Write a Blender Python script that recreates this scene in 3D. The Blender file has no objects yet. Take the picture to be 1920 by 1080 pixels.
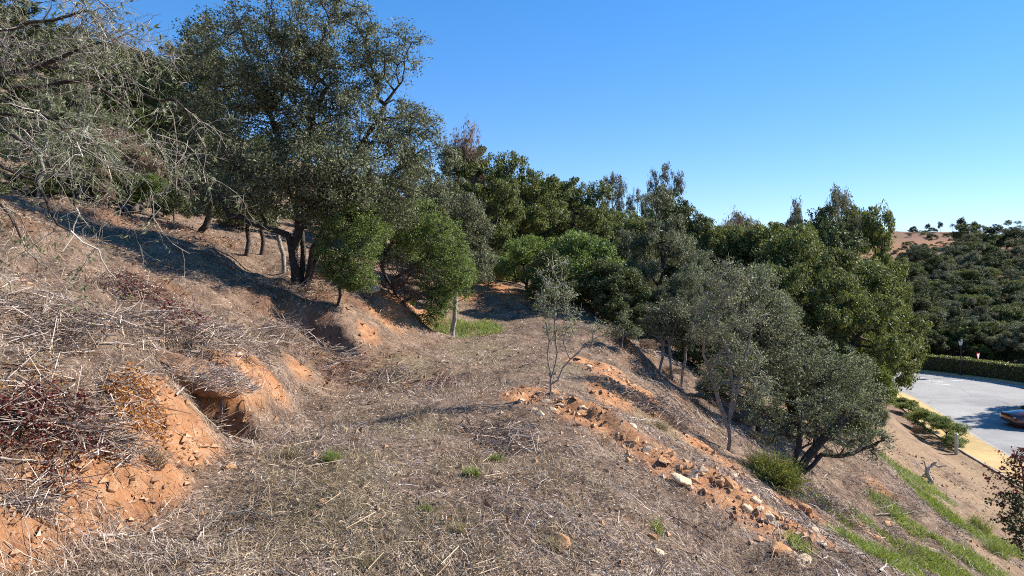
import bpy, bmesh, math, random
import numpy as np
from mathutils import Vector, Matrix

# ------------------------------------------------------------------ camera, sky, sun, exposure
scene = bpy.context.scene
F, CX, CY = 1280.0, 960.0, 480.0            # photo pixels: focal length, centre column, horizon row
cam_d = bpy.data.cameras.new('camera')
cam_d.sensor_width = 36.0; cam_d.lens = 24.0; cam_d.shift_y = -60 / 1920.0
cam_d.clip_start = 0.1; cam_d.clip_end = 3000
cam = bpy.data.objects.new('camera', cam_d); scene.collection.objects.link(cam)
cam.location = (0, 0, 0); cam.rotation_euler = (math.radians(90), 0, 0)
scene.camera = cam

SUN_AZ = math.radians(71)                   # clockwise from straight ahead (+Y) towards the right (+X)
SUN_EL = math.radians(34)
world = bpy.data.worlds.new('World'); scene.world = world; world.use_nodes = True
wn = world.node_tree.nodes; wl = world.node_tree.links
for n in list(wn): wn.remove(n)
w_out = wn.new('ShaderNodeOutputWorld'); w_bg = wn.new('ShaderNodeBackground'); w_sky = wn.new('ShaderNodeTexSky')
w_sky.sky_type = 'NISHITA'; w_sky.sun_disc = False
w_sky.sun_elevation = SUN_EL; w_sky.sun_rotation = SUN_AZ
w_sky.air_density = 0.8; w_sky.dust_density = 0.0; w_sky.ozone_density = 2.5; w_sky.altitude = 0
w_hs = wn.new('ShaderNodeHueSaturation'); w_hs.inputs['Saturation'].default_value = 1.35
wl.new(w_sky.outputs[0], w_hs.inputs['Color']); w_g = wn.new('ShaderNodeGamma'); w_g.inputs[1].default_value = 0.65; wl.new(w_hs.outputs[0], w_g.inputs[0])      # gentler contrast over the whole sky
w_t = wn.new('ShaderNodeMix'); w_t.data_type = 'RGBA'; w_t.blend_type = 'MULTIPLY'; w_t.inputs[0].default_value = 1; w_t.inputs[7].default_value = (.90, 1.08, 1.45, 1)
wl.new(w_g.outputs[0], w_t.inputs[6]); wl.new(w_t.outputs[2], w_bg.inputs[0])
w_bg.inputs[1].default_value = 0.118
wl.new(w_bg.outputs[0], w_out.inputs[0])

sun_d = bpy.data.lights.new('sun', 'SUN'); sun_d.energy = 5.0; sun_d.angle = math.radians(0.5); sun_d.color = (1.0, 0.94, 0.85)
sun = bpy.data.objects.new('sun', sun_d); scene.collection.objects.link(sun)
to_sun = Vector((math.sin(SUN_AZ) * math.cos(SUN_EL), math.cos(SUN_AZ) * math.cos(SUN_EL), math.sin(SUN_EL)))
sun.rotation_euler = to_sun.to_track_quat('Z', 'Y').to_euler(); sun.location = (20, 20, 40)

vs = scene.view_settings
vs.view_transform = 'Standard'; vs.look = 'None'; vs.exposure = 1.1; vs.gamma = 1.0; vs.use_curve_mapping = False
cy = scene.cycles
cy.max_bounces = 6; cy.diffuse_bounces = 3; cy.glossy_bounces = 2; cy.transmission_bounces = 4; cy.transparent_max_bounces = 4
cy.caustics_reflective = False; cy.caustics_refractive = False
cy.use_denoising = False
cy.filter_width = 1.05

# ------------------------------------------------------------------ helpers
col = scene.collection
R = np.random.default_rng(11)

def tag(o, label=None, cat=None, group=None, kind=None):
    if label: o['label'] = label
    if cat: o['category'] = cat
    if group: o['group'] = group
    if kind: o['kind'] = kind
    return o

def np_mesh(name, verts, faces, mat=None, smooth=False):
    verts = np.ascontiguousarray(verts, dtype=np.float32); faces = np.ascontiguousarray(faces, dtype=np.int32)
    me = bpy.data.meshes.new(name)
    m, k = faces.shape
    me.vertices.add(len(verts)); me.vertices.foreach_set('co', verts.ravel())
    me.loops.add(m * k); me.loops.foreach_set('vertex_index', faces.ravel())
    me.polygons.add(m); me.polygons.foreach_set('loop_start', np.arange(0, m * k, k, dtype=np.int32))
    me.polygons.foreach_set('use_smooth', np.full(m, smooth, dtype=bool))
    me.update(calc_edges=True); me.validate()
    if mat: me.materials.append(mat)
    return me

def link(name, me, parent=None, loc=None, rot=None, scale=None):
    o = bpy.data.objects.new(name, me); col.objects.link(o)
    if parent is not None: o.parent = parent
    if loc is not None: o.location = loc
    if rot is not None: o.rotation_euler = rot
    if scale is not None: o.scale = scale
    return o

def empty(name, loc=(0, 0, 0), rot=(0, 0, 0), scale=(1, 1, 1)):
    return link(name, None, None, loc, rot, scale)

def bm_mesh(name, bm, mat=None, smooth=False):
    me = bpy.data.meshes.new(name); bm.to_mesh(me); bm.free()
    if smooth:
        for p in me.polygons: p.use_smooth = True
    if mat: me.materials.append(mat)
    return me

def cat_faces(parts):
    """join a list of (verts, faces) with equal face size"""
    vv, ff, n = [], [], 0
    for v, f in parts:
        if len(v) == 0: continue
        vv.append(v); ff.append(f + n); n += len(v)
    return np.concatenate(vv), np.concatenate(ff)

def unit(v):
    return v / np.maximum(np.linalg.norm(v, axis=-1, keepdims=True), 1e-9)

def tubes(p0, p1, r0, r1, k=5):
    p0 = np.asarray(p0, float); p1 = np.asarray(p1, float); r0 = np.asarray(r0, float); r1 = np.asarray(r1, float)
    d = unit(p1 - p0)
    p1 = p1 + d * (r1 * .35)[:, None]
    up = np.where(np.abs(d[:, 2:3]) > .9, np.array([[1., 0, 0]]), np.array([[0, 0, 1.]]))
    a = unit(np.cross(d, up)); b = np.cross(d, a)
    t = np.arange(k) * 2 * np.pi / k
    ring = a[:, None, :] * np.cos(t)[None, :, None] + b[:, None, :] * np.sin(t)[None, :, None]
    v0 = p0[:, None, :] + ring * r0[:, None, None]; v1 = p1[:, None, :] + ring * r1[:, None, None]
    v = np.concatenate([v0, v1], 1).reshape(-1, 3)
    i = np.arange(k); j = (i + 1) % k
    f = np.stack([i, j, j + k, i + k], 1)
    n = len(p0)
    ff = (f[None] + (np.arange(n) * 2 * k)[:, None, None]).reshape(-1, 4)
    return v, ff

def leaf_quads(pos, nrm, axis, L, W):
    a = unit(axis - nrm * np.sum(axis * nrm, 1, keepdims=True)); s = np.cross(nrm, a)
    L = L[:, None]; W = W[:, None]
    q = np.stack([pos - a * L * .5, pos + s * W * .5 - a * L * .05, pos + a * L * .5 + nrm * L * .06, pos - s * W * .5 - a * L * .05], 1)
    n = len(pos)
    return q.reshape(-1, 3), np.arange(n * 4).reshape(n, 4)

def hashn(ix, iy, seed):
    h = (ix.astype(np.int64) * 374761393 + iy.astype(np.int64) * 668265263 + seed * 974634777) & 0xffffffff
    h = ((h ^ (h >> 13)) * 1274126177) & 0xffffffff
    return ((h ^ (h >> 16)) & 0xffff) / 65535.0

def vnoise(x, y, seed=0):
    ix = np.floor(x); iy = np.floor(y); fx = x - ix; fy = y - iy
    fx = fx * fx * (3 - 2 * fx); fy = fy * fy * (3 - 2 * fy)
    ix = ix.astype(np.int64); iy = iy.astype(np.int64)
    a = hashn(ix, iy, seed); b = hashn(ix + 1, iy, seed); c = hashn(ix, iy + 1, seed); d = hashn(ix + 1, iy + 1, seed)
    return (a + (b - a) * fx) * (1 - fy) + (c + (d - c) * fx) * fy

def fbm(x, y, seed=0, octv=4, gain=.5):
    s = 0; a = 1.; t = 0
    for o in range(octv):
        s = s + a * (vnoise(x * 2 ** o + 17.3 * o, y * 2 ** o - 9.1 * o, seed + o) - .5); t += a; a *= gain
    return s / t * 2

def sstep(a, b, x):
    t = np.clip((x - a) / (b - a), 0, 1); return t * t * (3 - 2 * t)

# ------------------------------------------------------------------ materials
def new_mat(name):
    m = bpy.data.materials.new(name); m.use_nodes = True
    nt = m.node_tree
    for n in list(nt.nodes): nt.nodes.remove(n)
    out = nt.nodes.new('ShaderNodeOutputMaterial')
    return m, nt, out

def N(nt, t, **kw):
    n = nt.nodes.new(t)
    for k, v in kw.items():
        if k in n.inputs: n.inputs[k].default_value = v
        else: setattr(n, k, v)
    return n

def ramp(nt, stops):
    r = nt.nodes.new('ShaderNodeValToRGB'); e = r.color_ramp.elements
    while len(e) < len(stops): e.new(.5)
    for q, (p, c) in zip(e, stops): q.position = p; q.color = (*c, 1)
    return r

def leaf_mat(name, stops, rough=.5, trans=.3, spec=.35, tint=1.25):
    m, nt, out = new_mat(name)
    g = N(nt, 'ShaderNodeNewGeometry'); oi = N(nt, 'ShaderNodeObjectInfo')
    r = ramp(nt, stops); nt.links.new(g.outputs['Random Per Island'], r.inputs[0])
    hs = N(nt, 'ShaderNodeHueSaturation'); nt.links.new(r.outputs[0], hs.inputs['Color'])
    mr = N(nt, 'ShaderNodeMapRange'); nt.links.new(oi.outputs['Random'], mr.inputs[0]); mr.inputs[3].default_value = .8; mr.inputs[4].default_value = 1.2
    nt.links.new(mr.outputs[0], hs.inputs['Value'])
    b = N(nt, 'ShaderNodeBsdfPrincipled', Roughness=rough); b.inputs['Specular IOR Level'].default_value = spec
    nt.links.new(hs.outputs[0], b.inputs['Base Color'])
    t = N(nt, 'ShaderNodeBsdfTranslucent')
    hs2 = N(nt, 'ShaderNodeHueSaturation', Hue=.485, Saturation=1.15, Value=tint); nt.links.new(hs.outputs[0], hs2.inputs['Color'])
    nt.links.new(hs2.outputs[0], t.inputs[0])
    mx = N(nt, 'ShaderNodeMixShader'); mx.inputs[0].default_value = trans
    nt.links.new(b.outputs[0], mx.inputs[1]); nt.links.new(t.outputs[0], mx.inputs[2]); nt.links.new(mx.outputs[0], out.inputs[0])
    return m

def island_mat(name, stops, rough=.8, spec=.2, patch=None):
    m, nt, out = new_mat(name)
    g = N(nt, 'ShaderNodeNewGeometry'); r = ramp(nt, stops); nt.links.new(g.outputs['Random Per Island'], r.inputs[0])
    if patch:                                 # drier, greyer and browner patches of the cover
        tc = N(nt, 'ShaderNodeTexCoord'); n = N(nt, 'ShaderNodeTexNoise', Scale=.9, Detail=5., Roughness=.6); nt.links.new(tc.outputs['Object'], n.inputs['Vector'])
        pr = ramp(nt, patch); nt.links.new(n.outputs['Fac'], pr.inputs[0])
        mx = N(nt, 'ShaderNodeMix', data_type='RGBA', blend_type='MULTIPLY'); mx.inputs[0].default_value = 1; nt.links.new(r.outputs[0], mx.inputs[6]); nt.links.new(pr.outputs[0], mx.inputs[7]); r = mx
    b = N(nt, 'ShaderNodeBsdfPrincipled', Roughness=rough); b.inputs['Specular IOR Level'].default_value = spec
    nt.links.new(r.outputs[2] if patch else r.outputs[0], b.inputs['Base Color']); nt.links.new(b.outputs[0], out.inputs[0])
    return m

def noise_mat(name, c1, c2, scale=6, rough=.85, bump=.4, detail=6, spec=.2, bscale=None, p=(.3, .7)):
    m, nt, out = new_mat(name)
    tc = N(nt, 'ShaderNodeTexCoord'); n = N(nt, 'ShaderNodeTexNoise', Scale=scale, Detail=detail, Roughness=.65)
    nt.links.new(tc.outputs['Object'], n.inputs['Vector'])
    r = ramp(nt, [(p[0], c1), (p[1], c2)]); nt.links.new(n.outputs['Fac'], r.inputs[0])
    b = N(nt, 'ShaderNodeBsdfPrincipled', Roughness=rough); b.inputs['Specular IOR Level'].default_value = spec
    nt.links.new(r.outputs[0], b.inputs['Base Color'])
    if bump:
        n2 = N(nt, 'ShaderNodeTexNoise', Scale=bscale or scale * 3, Detail=detail, Roughness=.7); nt.links.new(tc.outputs['Object'], n2.inputs['Vector'])
        bp = N(nt, 'ShaderNodeBump', Strength=bump, Distance=.05); nt.links.new(n2.outputs['Fac'], bp.inputs['Height']); nt.links.new(bp.outputs[0], b.inputs['Normal'])
    nt.links.new(b.outputs[0], out.inputs[0])
    return m

def plain_mat(name, c, rough=.5, metal=0., spec=.5, coat=0.):
    m, nt, out = new_mat(name)
    tc = N(nt, 'ShaderNodeTexCoord'); n = N(nt, 'ShaderNodeTexNoise', Scale=9., Detail=5.)
    nt.links.new(tc.outputs['Object'], n.inputs['Vector'])
    r = ramp(nt, [(.3, tuple(x * .85 for x in c)), (.7, tuple(min(1, x * 1.1) for x in c))]); nt.links.new(n.outputs['Fac'], r.inputs[0])
    b = N(nt, 'ShaderNodeBsdfPrincipled', Roughness=rough, Metallic=metal); b.inputs['Specular IOR Level'].default_value = spec; b.inputs['Coat Weight'].default_value = coat
    nt.links.new(r.outputs[0], b.inputs['Base Color']); nt.links.new(b.outputs[0], out.inputs[0])
    return m

M = {}
PATCH = [(.3, (.62, .56, .52)), (.45, (1.0, .93, .86)), (.55, (1.05, 1.0, 1.0)), (.7, (1.22, 1.1, .92))]
M['olive_leaf'] = leaf_mat('olive_leaf', [(0, (.048, .056, .024)), (.5, (.115, .128, .062)), (.82, (.195, .208, .120)), (1, (.32, .33, .22))], rough=.55, trans=.25, spec=.22)
M['grey_olive_leaf'] = leaf_mat('grey_olive_leaf', [(0, (.075, .090, .042)), (.5, (.170, .196, .096)), (1, (.34, .375, .22))], rough=.55, trans=.25, spec=.22)
M['oak_leaf'] = leaf_mat('oak_leaf', [(0, (.046, .062, .018)), (.5, (.118, .146, .044)), (.85, (.18, .205, .066)), (1, (.24, .24, .10))], rough=.58, trans=.28, spec=.2)
M['dark_leaf'] = leaf_mat('dark_leaf', [(0, (.030, .040, .014)), (.6, (.080, .102, .036)), (1, (.15, .17, .07))], rough=.58, trans=.2, spec=.2)
M['green_leaf'] = leaf_mat('green_leaf', [(0, (.065, .105, .024)), (.5, (.14, .20, .052)), (1, (.25, .31, .105))], rough=.55, trans=.32, spec=.22)
M['fresh_leaf'] = leaf_mat('fresh_leaf', [(0, (.070, .100, .018)), (.5, (.150, .190, .040)), (1, (.27, .30, .09))], rough=.45, trans=.35)
M['hedge_leaf'] = leaf_mat('hedge_leaf', [(0, (.045, .062, .012)), (.5, (.115, .145, .026)), (1, (.26, .28, .07))], rough=.45, trans=.3)
M['gum_leaf'] = leaf_mat('gum_leaf', [(0, (.06, .075, .035)), (.5, (.13, .14, .075)), (.8, (.19, .16, .09)), (1, (.26, .22, .14))], rough=.5, trans=.3)
M['broom'] = leaf_mat('broom', [(0, (.13, .155, .04)), (.5, (.24, .27, .08)), (1, (.40, .40, .15))], rough=.6, trans=.4, spec=.15)
M['brown_leaf'] = leaf_mat('brown_leaf', [(0, (.08, .045, .025)), (.5, (.19, .11, .055)), (1, (.33, .22, .12))], rough=.6, trans=.25)
M['red_leaf'] = leaf_mat('red_leaf', [(0, (.045, .012, .011)), (.5, (.12, .024, .019)), (.85, (.20, .055, .034)), (1, (.26, .14, .07))], rough=.5, trans=.3)
M['ochre_leaf'] = leaf_mat('ochre_leaf', [(0, (.22, .085, .022)), (.5, (.40, .18, .04)), (1, (.55, .31, .10))], rough=.6, trans=.3)
M['grass_blade'] = leaf_mat('grass_blade', [(0, (.095, .14, .03)), (.5, (.18, .25, .05)), (.85, (.29, .33, .10)), (1, (.42, .36, .20))], rough=.5, trans=.35)
M['dull_grass'] = leaf_mat('dull_grass', [(0, (.17, .145, .075)), (.5, (.30, .25, .14)), (1, (.46, .38, .25))], rough=.55, trans=.3)
M['bark'] = noise_mat('bark', (.028, .022, .018), (.10, .085, .072), scale=14, bump=.8, bscale=30)
M['grey_bark'] = noise_mat('grey_bark', (.14, .12, .10), (.36, .33, .30), scale=9, bump=.6, bscale=26)
M['twig_grey'] = island_mat('twig_grey', [(0, (.12, .10, .075)), (.5, (.265, .232, .185)), (1, (.47, .43, .36))])
M['brush'] = island_mat('brush', [(0, (.062, .046, .037)), (.35, (.225, .182, .152)), (.8, (.45, .385, .33)), (1, (.70, .63, .56))], patch=PATCH)
M['straw'] = island_mat('straw', [(0, (.17, .115, .072)), (.5, (.33, .25, .165)), (1, (.56, .46, .33))], patch=PATCH)
M['thatch'] = island_mat('thatch', [(0, (.078, .055, .043)), (.3, (.225, .175, .14)), (.6, (.40, .325, .265)), (.85, (.54, .455, .37)), (1, (.72, .64, .54))], patch=PATCH)
M['stick'] = noise_mat('stick', (.26, .21, .17), (.52, .46, .40), scale=12, bump=.4)
M['dark_stick'] = noise_mat('dark_stick', (.06, .045, .035), (.17, .135, .11), scale=12, bump=.4)
M['rock'] = noise_mat('rock', (.36, .165, .07), (.64, .37, .19), scale=3.5, bump=.7, bscale=14, rough=.9)
M['pale_rock'] = noise_mat('pale_rock', (.56, .36, .20), (.82, .65, .45), scale=3., bump=.6, bscale=12, rough=.9)
M['grey_rock'] = noise_mat('grey_rock', (.30, .23, .18), (.58, .44, .30), scale=3.5, bump=.7, bscale=14, rough=.9)
M['pebble'] = island_mat('pebble', [(0, (.26, .12, .055)), (.5, (.42, .24, .13)), (.9, (.48, .30, .18)), (1, (.55, .40, .28))], rough=.95, spec=.1)
# ------------------------------------------------------------------ terrain
def P(px, py, D):
    """a point measured in the photograph: column, row, distance ahead in metres"""
    return np.array([(px - CX) / F * D, D, (CY - py) / F * D])

def left_plane(x): return -1.35 + .45 * (-4.5 - x)

CP = []
for y in (-4, 0, 3):                         # round the camera
    CP += [(-8, y, left_plane(-8) + .2), (-4.6, y, -1.05 - .08 * y), (-2, y, -1.6 - .1 * max(y, 0)), (0, y, -1.68 - .12 * max(y, 0)), (2, y, -2.1 - .15 * max(y, 0)), (4, y, -3.4), (8, y, -6.2), (14, y, -9.3)]
for y in (5, 6.5, 8, 9.5, 11, 13):           # cut bank on the left: foot and lip
    CP += [(-3.55, y, -2.33), (-4.0, y, -1.72), (-4.45, y, -1.36), (-6, y, left_plane(-6)), (-8, y, left_plane(-8)), (-10.5, y, left_plane(-10.5))]
for y in (5, 7, 9, 11.5, 14, 17, 20):
    CP += [(-2.4, y, -2.36), (-.8, y, -2.38)]
CP += [tuple(P(*a)) for a in (
    # bank bends round into the terrace end
    (690, 660, 14.6), (650, 575, 15.6), (700, 600, 17), (760, 560, 19.5), (800, 628, 20.5), (900, 620, 22), (990, 605, 22.5), (860, 565, 25), (920, 538, 28), (1000, 560, 26),
    (555, 535, 16.6), (600, 500, 18.5), (385, 442, 20), (470, 462, 19), (150, 372, 24), (300, 398, 24), (0, 365, 16), (680, 520, 21),
    # terrace right edge and the slope falling away
    (960, 742, 11.5), (1035, 752, 11.1), (1120, 800, 10.4), (1280, 895, 9.3), (1400, 960, 8.8), (1550, 1045, 8.2), (1100, 920, 7.4), (1280, 1010, 7.4), (1450, 1100, 7.2),
    (1120, 690, 14.4), (1040, 690, 14.2), (1200, 725, 15), (1290, 800, 14.6), (1365, 850, 14.5), (1445, 905, 13.2), (1490, 918, 13.4),
    (1150, 625, 20), (1240, 700, 20), (1330, 770, 18.5), (1100, 565, 26), (1420, 860, 17), (1540, 930, 15.5), (1640, 870, 22), (1580, 1000, 12), (1700, 1045, 16), (1920, 1085, 18),
    (1740, 890, 27), (1790, 845, 36), (1690, 800, 36), (1650, 760, 38), (1850, 940, 27.5), (1800, 1000, 22), (1860, 880, 31), (1760, 960, 23))]
CP += [(0, 40, -.9), (0, 60, .5), (0, 100, 1.5), (10, 32, -4.6), (10, 45, -3.6), (20, 45, -7.4), (20, 60, -6.6), (15, 75, -3), (-10, 40, 2.5), (-21, 40, 6.1), (-40, 40, 13), (-30, 20, 10), (-20, 5, 5.8), (-20, -10, 5.8), (-40, 80, 17), (-15, 80, 7),
       (28, 49, -10.3), (26, 40, -10.3), (24, 30, -10.2), (22, 20, -10.2), (20, 8, -10.2), (35, 62, -10.3), (41, 55, -10.3), (33, 45, -10.3), (50, 40, -10.4), (40, 25, -10.4), (60, 20, -11), (40, 0, -10.5), (100, 0, -13),
       (40, 70, -10.5), (50, 62, -10.5), (55, 80, -8.5), (65, 75, -9.5), (60, 100, -4.5), (75, 100, -5.5), (90, 110, -3.5), (80, 128, 1.5), (95, 130, 1), (82, 150, 5.6), (100, 150, 5.7), (116, 150, 3.6), (60, 150, 3.5), (30, 140, 1), (30, 100, -3), (140, 150, 3), (150, 100, -4), (100, 60, -11), (95, 180, 4.0), (70, 200, 2), (120, 220, 0),
       (0, 200, 3), (-60, 200, 25), (-100, 100, 40), (-100, 0, 38), (-60, -40, 22), (0, -40, -1.5), (40, -40, -10), (100, -60, -14), (220, 100, -8), (220, -20, -16), (250, 250, -6), (0, 400, -6), (250, 400, -10), (-250, 200, 60), (-250, 400, 40), (-250, -50, 70), (300, 0, -18)]
CP = np.array(CP, float)
_c = .35
_n = len(CP)
_A = np.sqrt(((CP[:, None, :2] - CP[None, :, :2]) ** 2).sum(-1) + _c * _c)
_S = np.zeros((_n + 3, _n + 3)); _S[:_n, :_n] = -_A - np.eye(_n) * -.02
_S[:_n, _n] = 1; _S[:_n, _n + 1:] = CP[:, :2]; _S[_n, :_n] = 1; _S[_n + 1:, :_n] = CP[:, :2].T
_w = np.linalg.solve(_S, np.concatenate([CP[:, 2], np.zeros(3)]))

def base_h(x, y):
    z = _w[_n] + _w[_n + 1] * x + _w[_n + 2] * y
    for i in range(_n):
        z = z - _w[i] * np.sqrt((x - CP[i, 0]) ** 2 + (y - CP[i, 1]) ** 2 + _c * _c)
    return z

def poly_dist(x, y, pts):
    """distance to a polyline, signed (positive on its left hand side), and the position along it"""
    best = np.full(x.shape, 1e9); sg = np.zeros(x.shape); al = np.zeros(x.shape); tot = 0
    for (ax, ay), (bx, by) in zip(pts[:-1], pts[1:]):
        dx, dy = bx - ax, by - ay; L = math.hypot(dx, dy)
        t = np.clip(((x - ax) * dx + (y - ay) * dy) / (L * L), 0, 1)
        d = np.hypot(x - ax - t * dx, y - ay - t * dy); m = d < best
        best = np.where(m, d, best); sg = np.where(m, np.sign(dx * (y - ay) - dy * (x - ax)), sg); al = np.where(m, tot + t * L, al); tot += L
    return best, sg, al

def inside(x, y, poly):
    c = np.zeros(x.shape, bool); n = len(poly)
    for i in range(n):
        (x1, y1), (x2, y2) = poly[i], poly[(i + 1) % n]
        if y1 == y2: continue
        c ^= ((y1 > y) != (y2 > y)) & (x < (x2 - x1) * (y - y1) / (y2 - y1) + x1)
    return c

ROAD_Z = -10.25
ROAD_NEAR = [(20.5, 2), (22.5, 14), (23.6, 22), (24.4, 29), (25.5, 35.5), (26.6, 40.2), (28.0, 45), (29.0, 50), (28.8, 56), (26.5, 62), (22, 69), (15, 76)]
ROAD_FAR = [(46, 4), (44.5, 20), (43, 33), (41.8, 42), (41.2, 49), (40.2, 54), (37.9, 57.6), (34.6, 61.6), (30.5, 66.5), (25, 73), (18, 81)]
ROAD_POLY = ROAD_NEAR + ROAD_FAR[::-1] + [(40, -6)]
SCARP = [(-.25, 11.9), (.64, 11.1), (1.35, 10.35), (2.35, 9.35), (3.2, 8.75), (4.0, 8.2), (5.2, 7.4)]

def height(x, y):
    wx = fbm(x * .9, y * .9, 31, 3) * .28; wy = fbm(x * .9, y * .9, 57, 3) * .28
    near = 1 - sstep(25, 60, np.hypot(x, y))
    z = base_h(x + wx * near, y + wy * near)
    D = np.hypot(x, y)
    # scarp of loose earth along the outer edge of the terrace
    d, s, al = poly_dist(x + wx * .5, y + wy * .5, SCARP)
    sd = d * s
    taper = sstep(0, .6, al) * (1 - sstep(5.6, 6.8, al))
    z = z + (.17 + .16 * fbm(al * .9, al * 0, 8, 2)) * taper * sstep(-.05, .3, sd) * np.exp(-np.maximum(sd, 0) / 1.3)
    # undercut hollow in the bank
    hx, hy = -4.05, 9.15
    q = np.hypot((x - hx + wx * .6) / .72, (y - hy + wy * .6) / .55)
    z = z + (np.minimum(z, -2.55) - z) * (1 - sstep(.72, 1.0, q))
    q2 = np.hypot((x + 3.5) / .7, (y - 9.0) / .42)
    z = z - .1 * (1 - sstep(.2, 1, q2))
    # steep shaded cut below the big tree
    q3 = np.hypot((x + 4.3 + wx) / 1.15, (y - 14.4 + wy) / .7)
    z = z - .75 * (1 - sstep(.55, 1.02, q3))
    # relief
    rough = .5 + .5 * sstep(-.2, .5, fbm(x * .3, y * .3, 77, 2))
    left = sstep(3.6, 5.0, -x) * (1 - sstep(17, 22, y))                # lumpy, half slumped slope above the bank
    z = z + (fbm(x * .8, y * .8, 13, 3) * .26 - np.abs(fbm(x * 1.3 + 4, y * 1.3, 19, 2)) * .22) * left * near * sstep(4, 7, D)
    z = z + fbm(x * .35, y * .35, 3, 3) * .16 * near * sstep(3, 7, D)
    z = z + fbm(x * 1.6, y * 1.6, 5, 4) * .085 * rough * near
    z = z + fbm(x * 6.5, y * 6.5, 9, 2) * .028 * rough * (1 - sstep(14, 26, D))
    z = z + fbm(x * .06, y * .06, 21, 4) * 1.3 * sstep(60, 120, D)
    ter = sstep(100, 118, D) * (1 - sstep(135, 150, D))            # terrace cuts on the far hill
    z = z + ter * (np.round(z / 2.2 + fbm(x * .03, y * .03, 5, 2) * .3) * 2.2 - z) * .75 * sstep(-4, 0, z)
    # bed of the road and the level strip beside it
    din, sg, _ = poly_dist(x, y, ROAD_NEAR)
    dfa, _, _ = poly_dist(x, y, ROAD_FAR)
    ins = inside(x, y, ROAD_POLY)
    dr = np.where(ins, 0, np.minimum(din, dfa))
    flat = 1 - sstep(2.6, 5.5, dr)
    bed = ROAD_Z - .16 + .27 * sstep(1.55, 2.35, dr)
    return z + (bed - z) * flat

def axis(lo, hi, segs):
    out = []
    for a, b, s in segs: out.append(np.arange(a, b, s))
    a = np.concatenate(out)
    g = [a[-1]];  st = segs[-1][2]
    while g[-1] < hi: st *= 1.13; g.append(g[-1] + st)
    l = [a[0]]; st = segs[0][2]
    while l[-1] > lo: st *= 1.13; l.append(l[-1] - st)
    return np.concatenate([np.array(l[:0:-1]), a, np.array(g[1:])])

GX = axis(-320, 320, [(-16, -9.5, .26), (-9.5, 8, .085), (8, 32, .34)])
GY = axis(-60, 460, [(-5, 4.4, .4), (4.4, 15, .082), (15, 27, .16), (27, 64, .5)])
_X, _Y = np.meshgrid(GX, GY)
GZ = height(_X, _Y)

def H(x, y):
    x = np.asarray(x, float); y = np.asarray(y, float)
    i = np.clip(np.searchsorted(GX, x) - 1, 0, len(GX) - 2); j = np.clip(np.searchsorted(GY, y) - 1, 0, len(GY) - 2)
    u = np.clip((x - GX[i]) / (GX[i + 1] - GX[i]), 0, 1); v = np.clip((y - GY[j]) / (GY[j + 1] - GY[j]), 0, 1)
    return (GZ[j, i] * (1 - u) + GZ[j, i + 1] * u) * (1 - v) + (GZ[j + 1, i] * (1 - u) + GZ[j + 1, i + 1] * u) * v

_D = np.concatenate([np.arange(2.5, 40, .03), np.arange(40, 260, .2)])
def hit(px, py):
    """where the sight line of a photo pixel meets the ground"""
    a, b = (px - CX) / F, (CY - py) / F
    under = (b * _D) < H(a * _D, _D)
    k = np.argmax(under) if under.any() else len(_D) - 1
    D = _D[k]
    return np.array([a * D, D, float(H(a * D, D))])

def normal(x, y, e=.12):
    n = np.stack([H(x - e, y) - H(x + e, y), H(x, y - e) - H(x, y + e), np.full(np.shape(x), 2 * e)], -1)
    return unit(n)

# ---- what covers the ground where: each spot is photo column, row and half-width in photo pixels
def spots_mask(x, y, spots, seed, soft=.45, stretch=1.0):
    m = np.zeros(np.shape(x))
    nz = fbm(x * 1.7, y * 1.7, seed, 4) * .75 + fbm(x * 6, y * 6, seed + 7, 2) * .25
    for s in spots:
        px, py, r = s[:3]
        h = hit(px, py); rr = r * h[1] / F; sy = (s[3] if len(s) > 3 else 1.6)
        q = np.hypot((x - h[0]) / rr, (y - h[1]) / (rr * sy)) + nz
        m = np.maximum(m, 1 - sstep(1 - soft, 1 + soft, q))
    return m

SOIL = [(20, 985, 70), (110, 930, 70), (150, 980, 50), (215, 870, 45), (250, 840, 60), (200, 905, 70), (330, 830, 65), (360, 860, 40), (300, 880, 40), (430, 765, 45), (470, 730, 30), (520, 730, 25), (500, 700, 22), (560, 690, 28), (460, 700, 25),
        (990, 744, 36), (1080, 775, 44), (1130, 798, 38), (1190, 828, 44), (1250, 862, 48), (1310, 892, 52), (1370, 925, 56), (1420, 960, 56), (1470, 1000, 56), (1330, 850, 50), (1400, 900, 40), (1500, 960, 45), (1540, 1010, 40),
        (1120, 690, 50), (1160, 710, 60), (1200, 740, 50), (1140, 735, 40), (690, 620, 22), (740, 580, 35), (790, 590, 30), (920, 540, 45), (880, 550, 30), (960, 560, 30),
        (1650, 915, 20, 1.2), (1640, 1010, 20), (1700, 1030, 16)]
DIRT = [(1700, 830, 45, 3), (1690, 870, 40, 3), (1840, 900, 70, 3), (1800, 870, 60, 3), (1850, 950, 80, 3), (1780, 850, 40, 3), (1830, 990, 50, 2), (1900, 1000, 60, 2), (1880, 1060, 60, 2)]
GRASS = [(860, 628, 30, 2), (915, 622, 28, 2), (820, 622, 22, 2), (1700, 895, 30, 2), (1745, 915, 32, 1.5), (1752, 945, 36, 1.5), (1775, 972, 36, 1.4), (1660, 945, 26, 1.4), (1620, 975, 20, 1.4), (1710, 985, 34, 1.3), (1830, 1010, 56, 1), (1880, 1025, 44, 1), (1650, 1050, 42, 1.2), (1755, 1060, 56, 1), (1850, 1070, 50, 1), (1700, 1035, 40, 1), (1800, 1040, 40, 1), (1560, 960, 25, 2), (1590, 1010, 30), (1240, 1000, 14), (1460, 905, 22), (1500, 1030, 20), (1690, 1055, 40, 2)]
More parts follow.
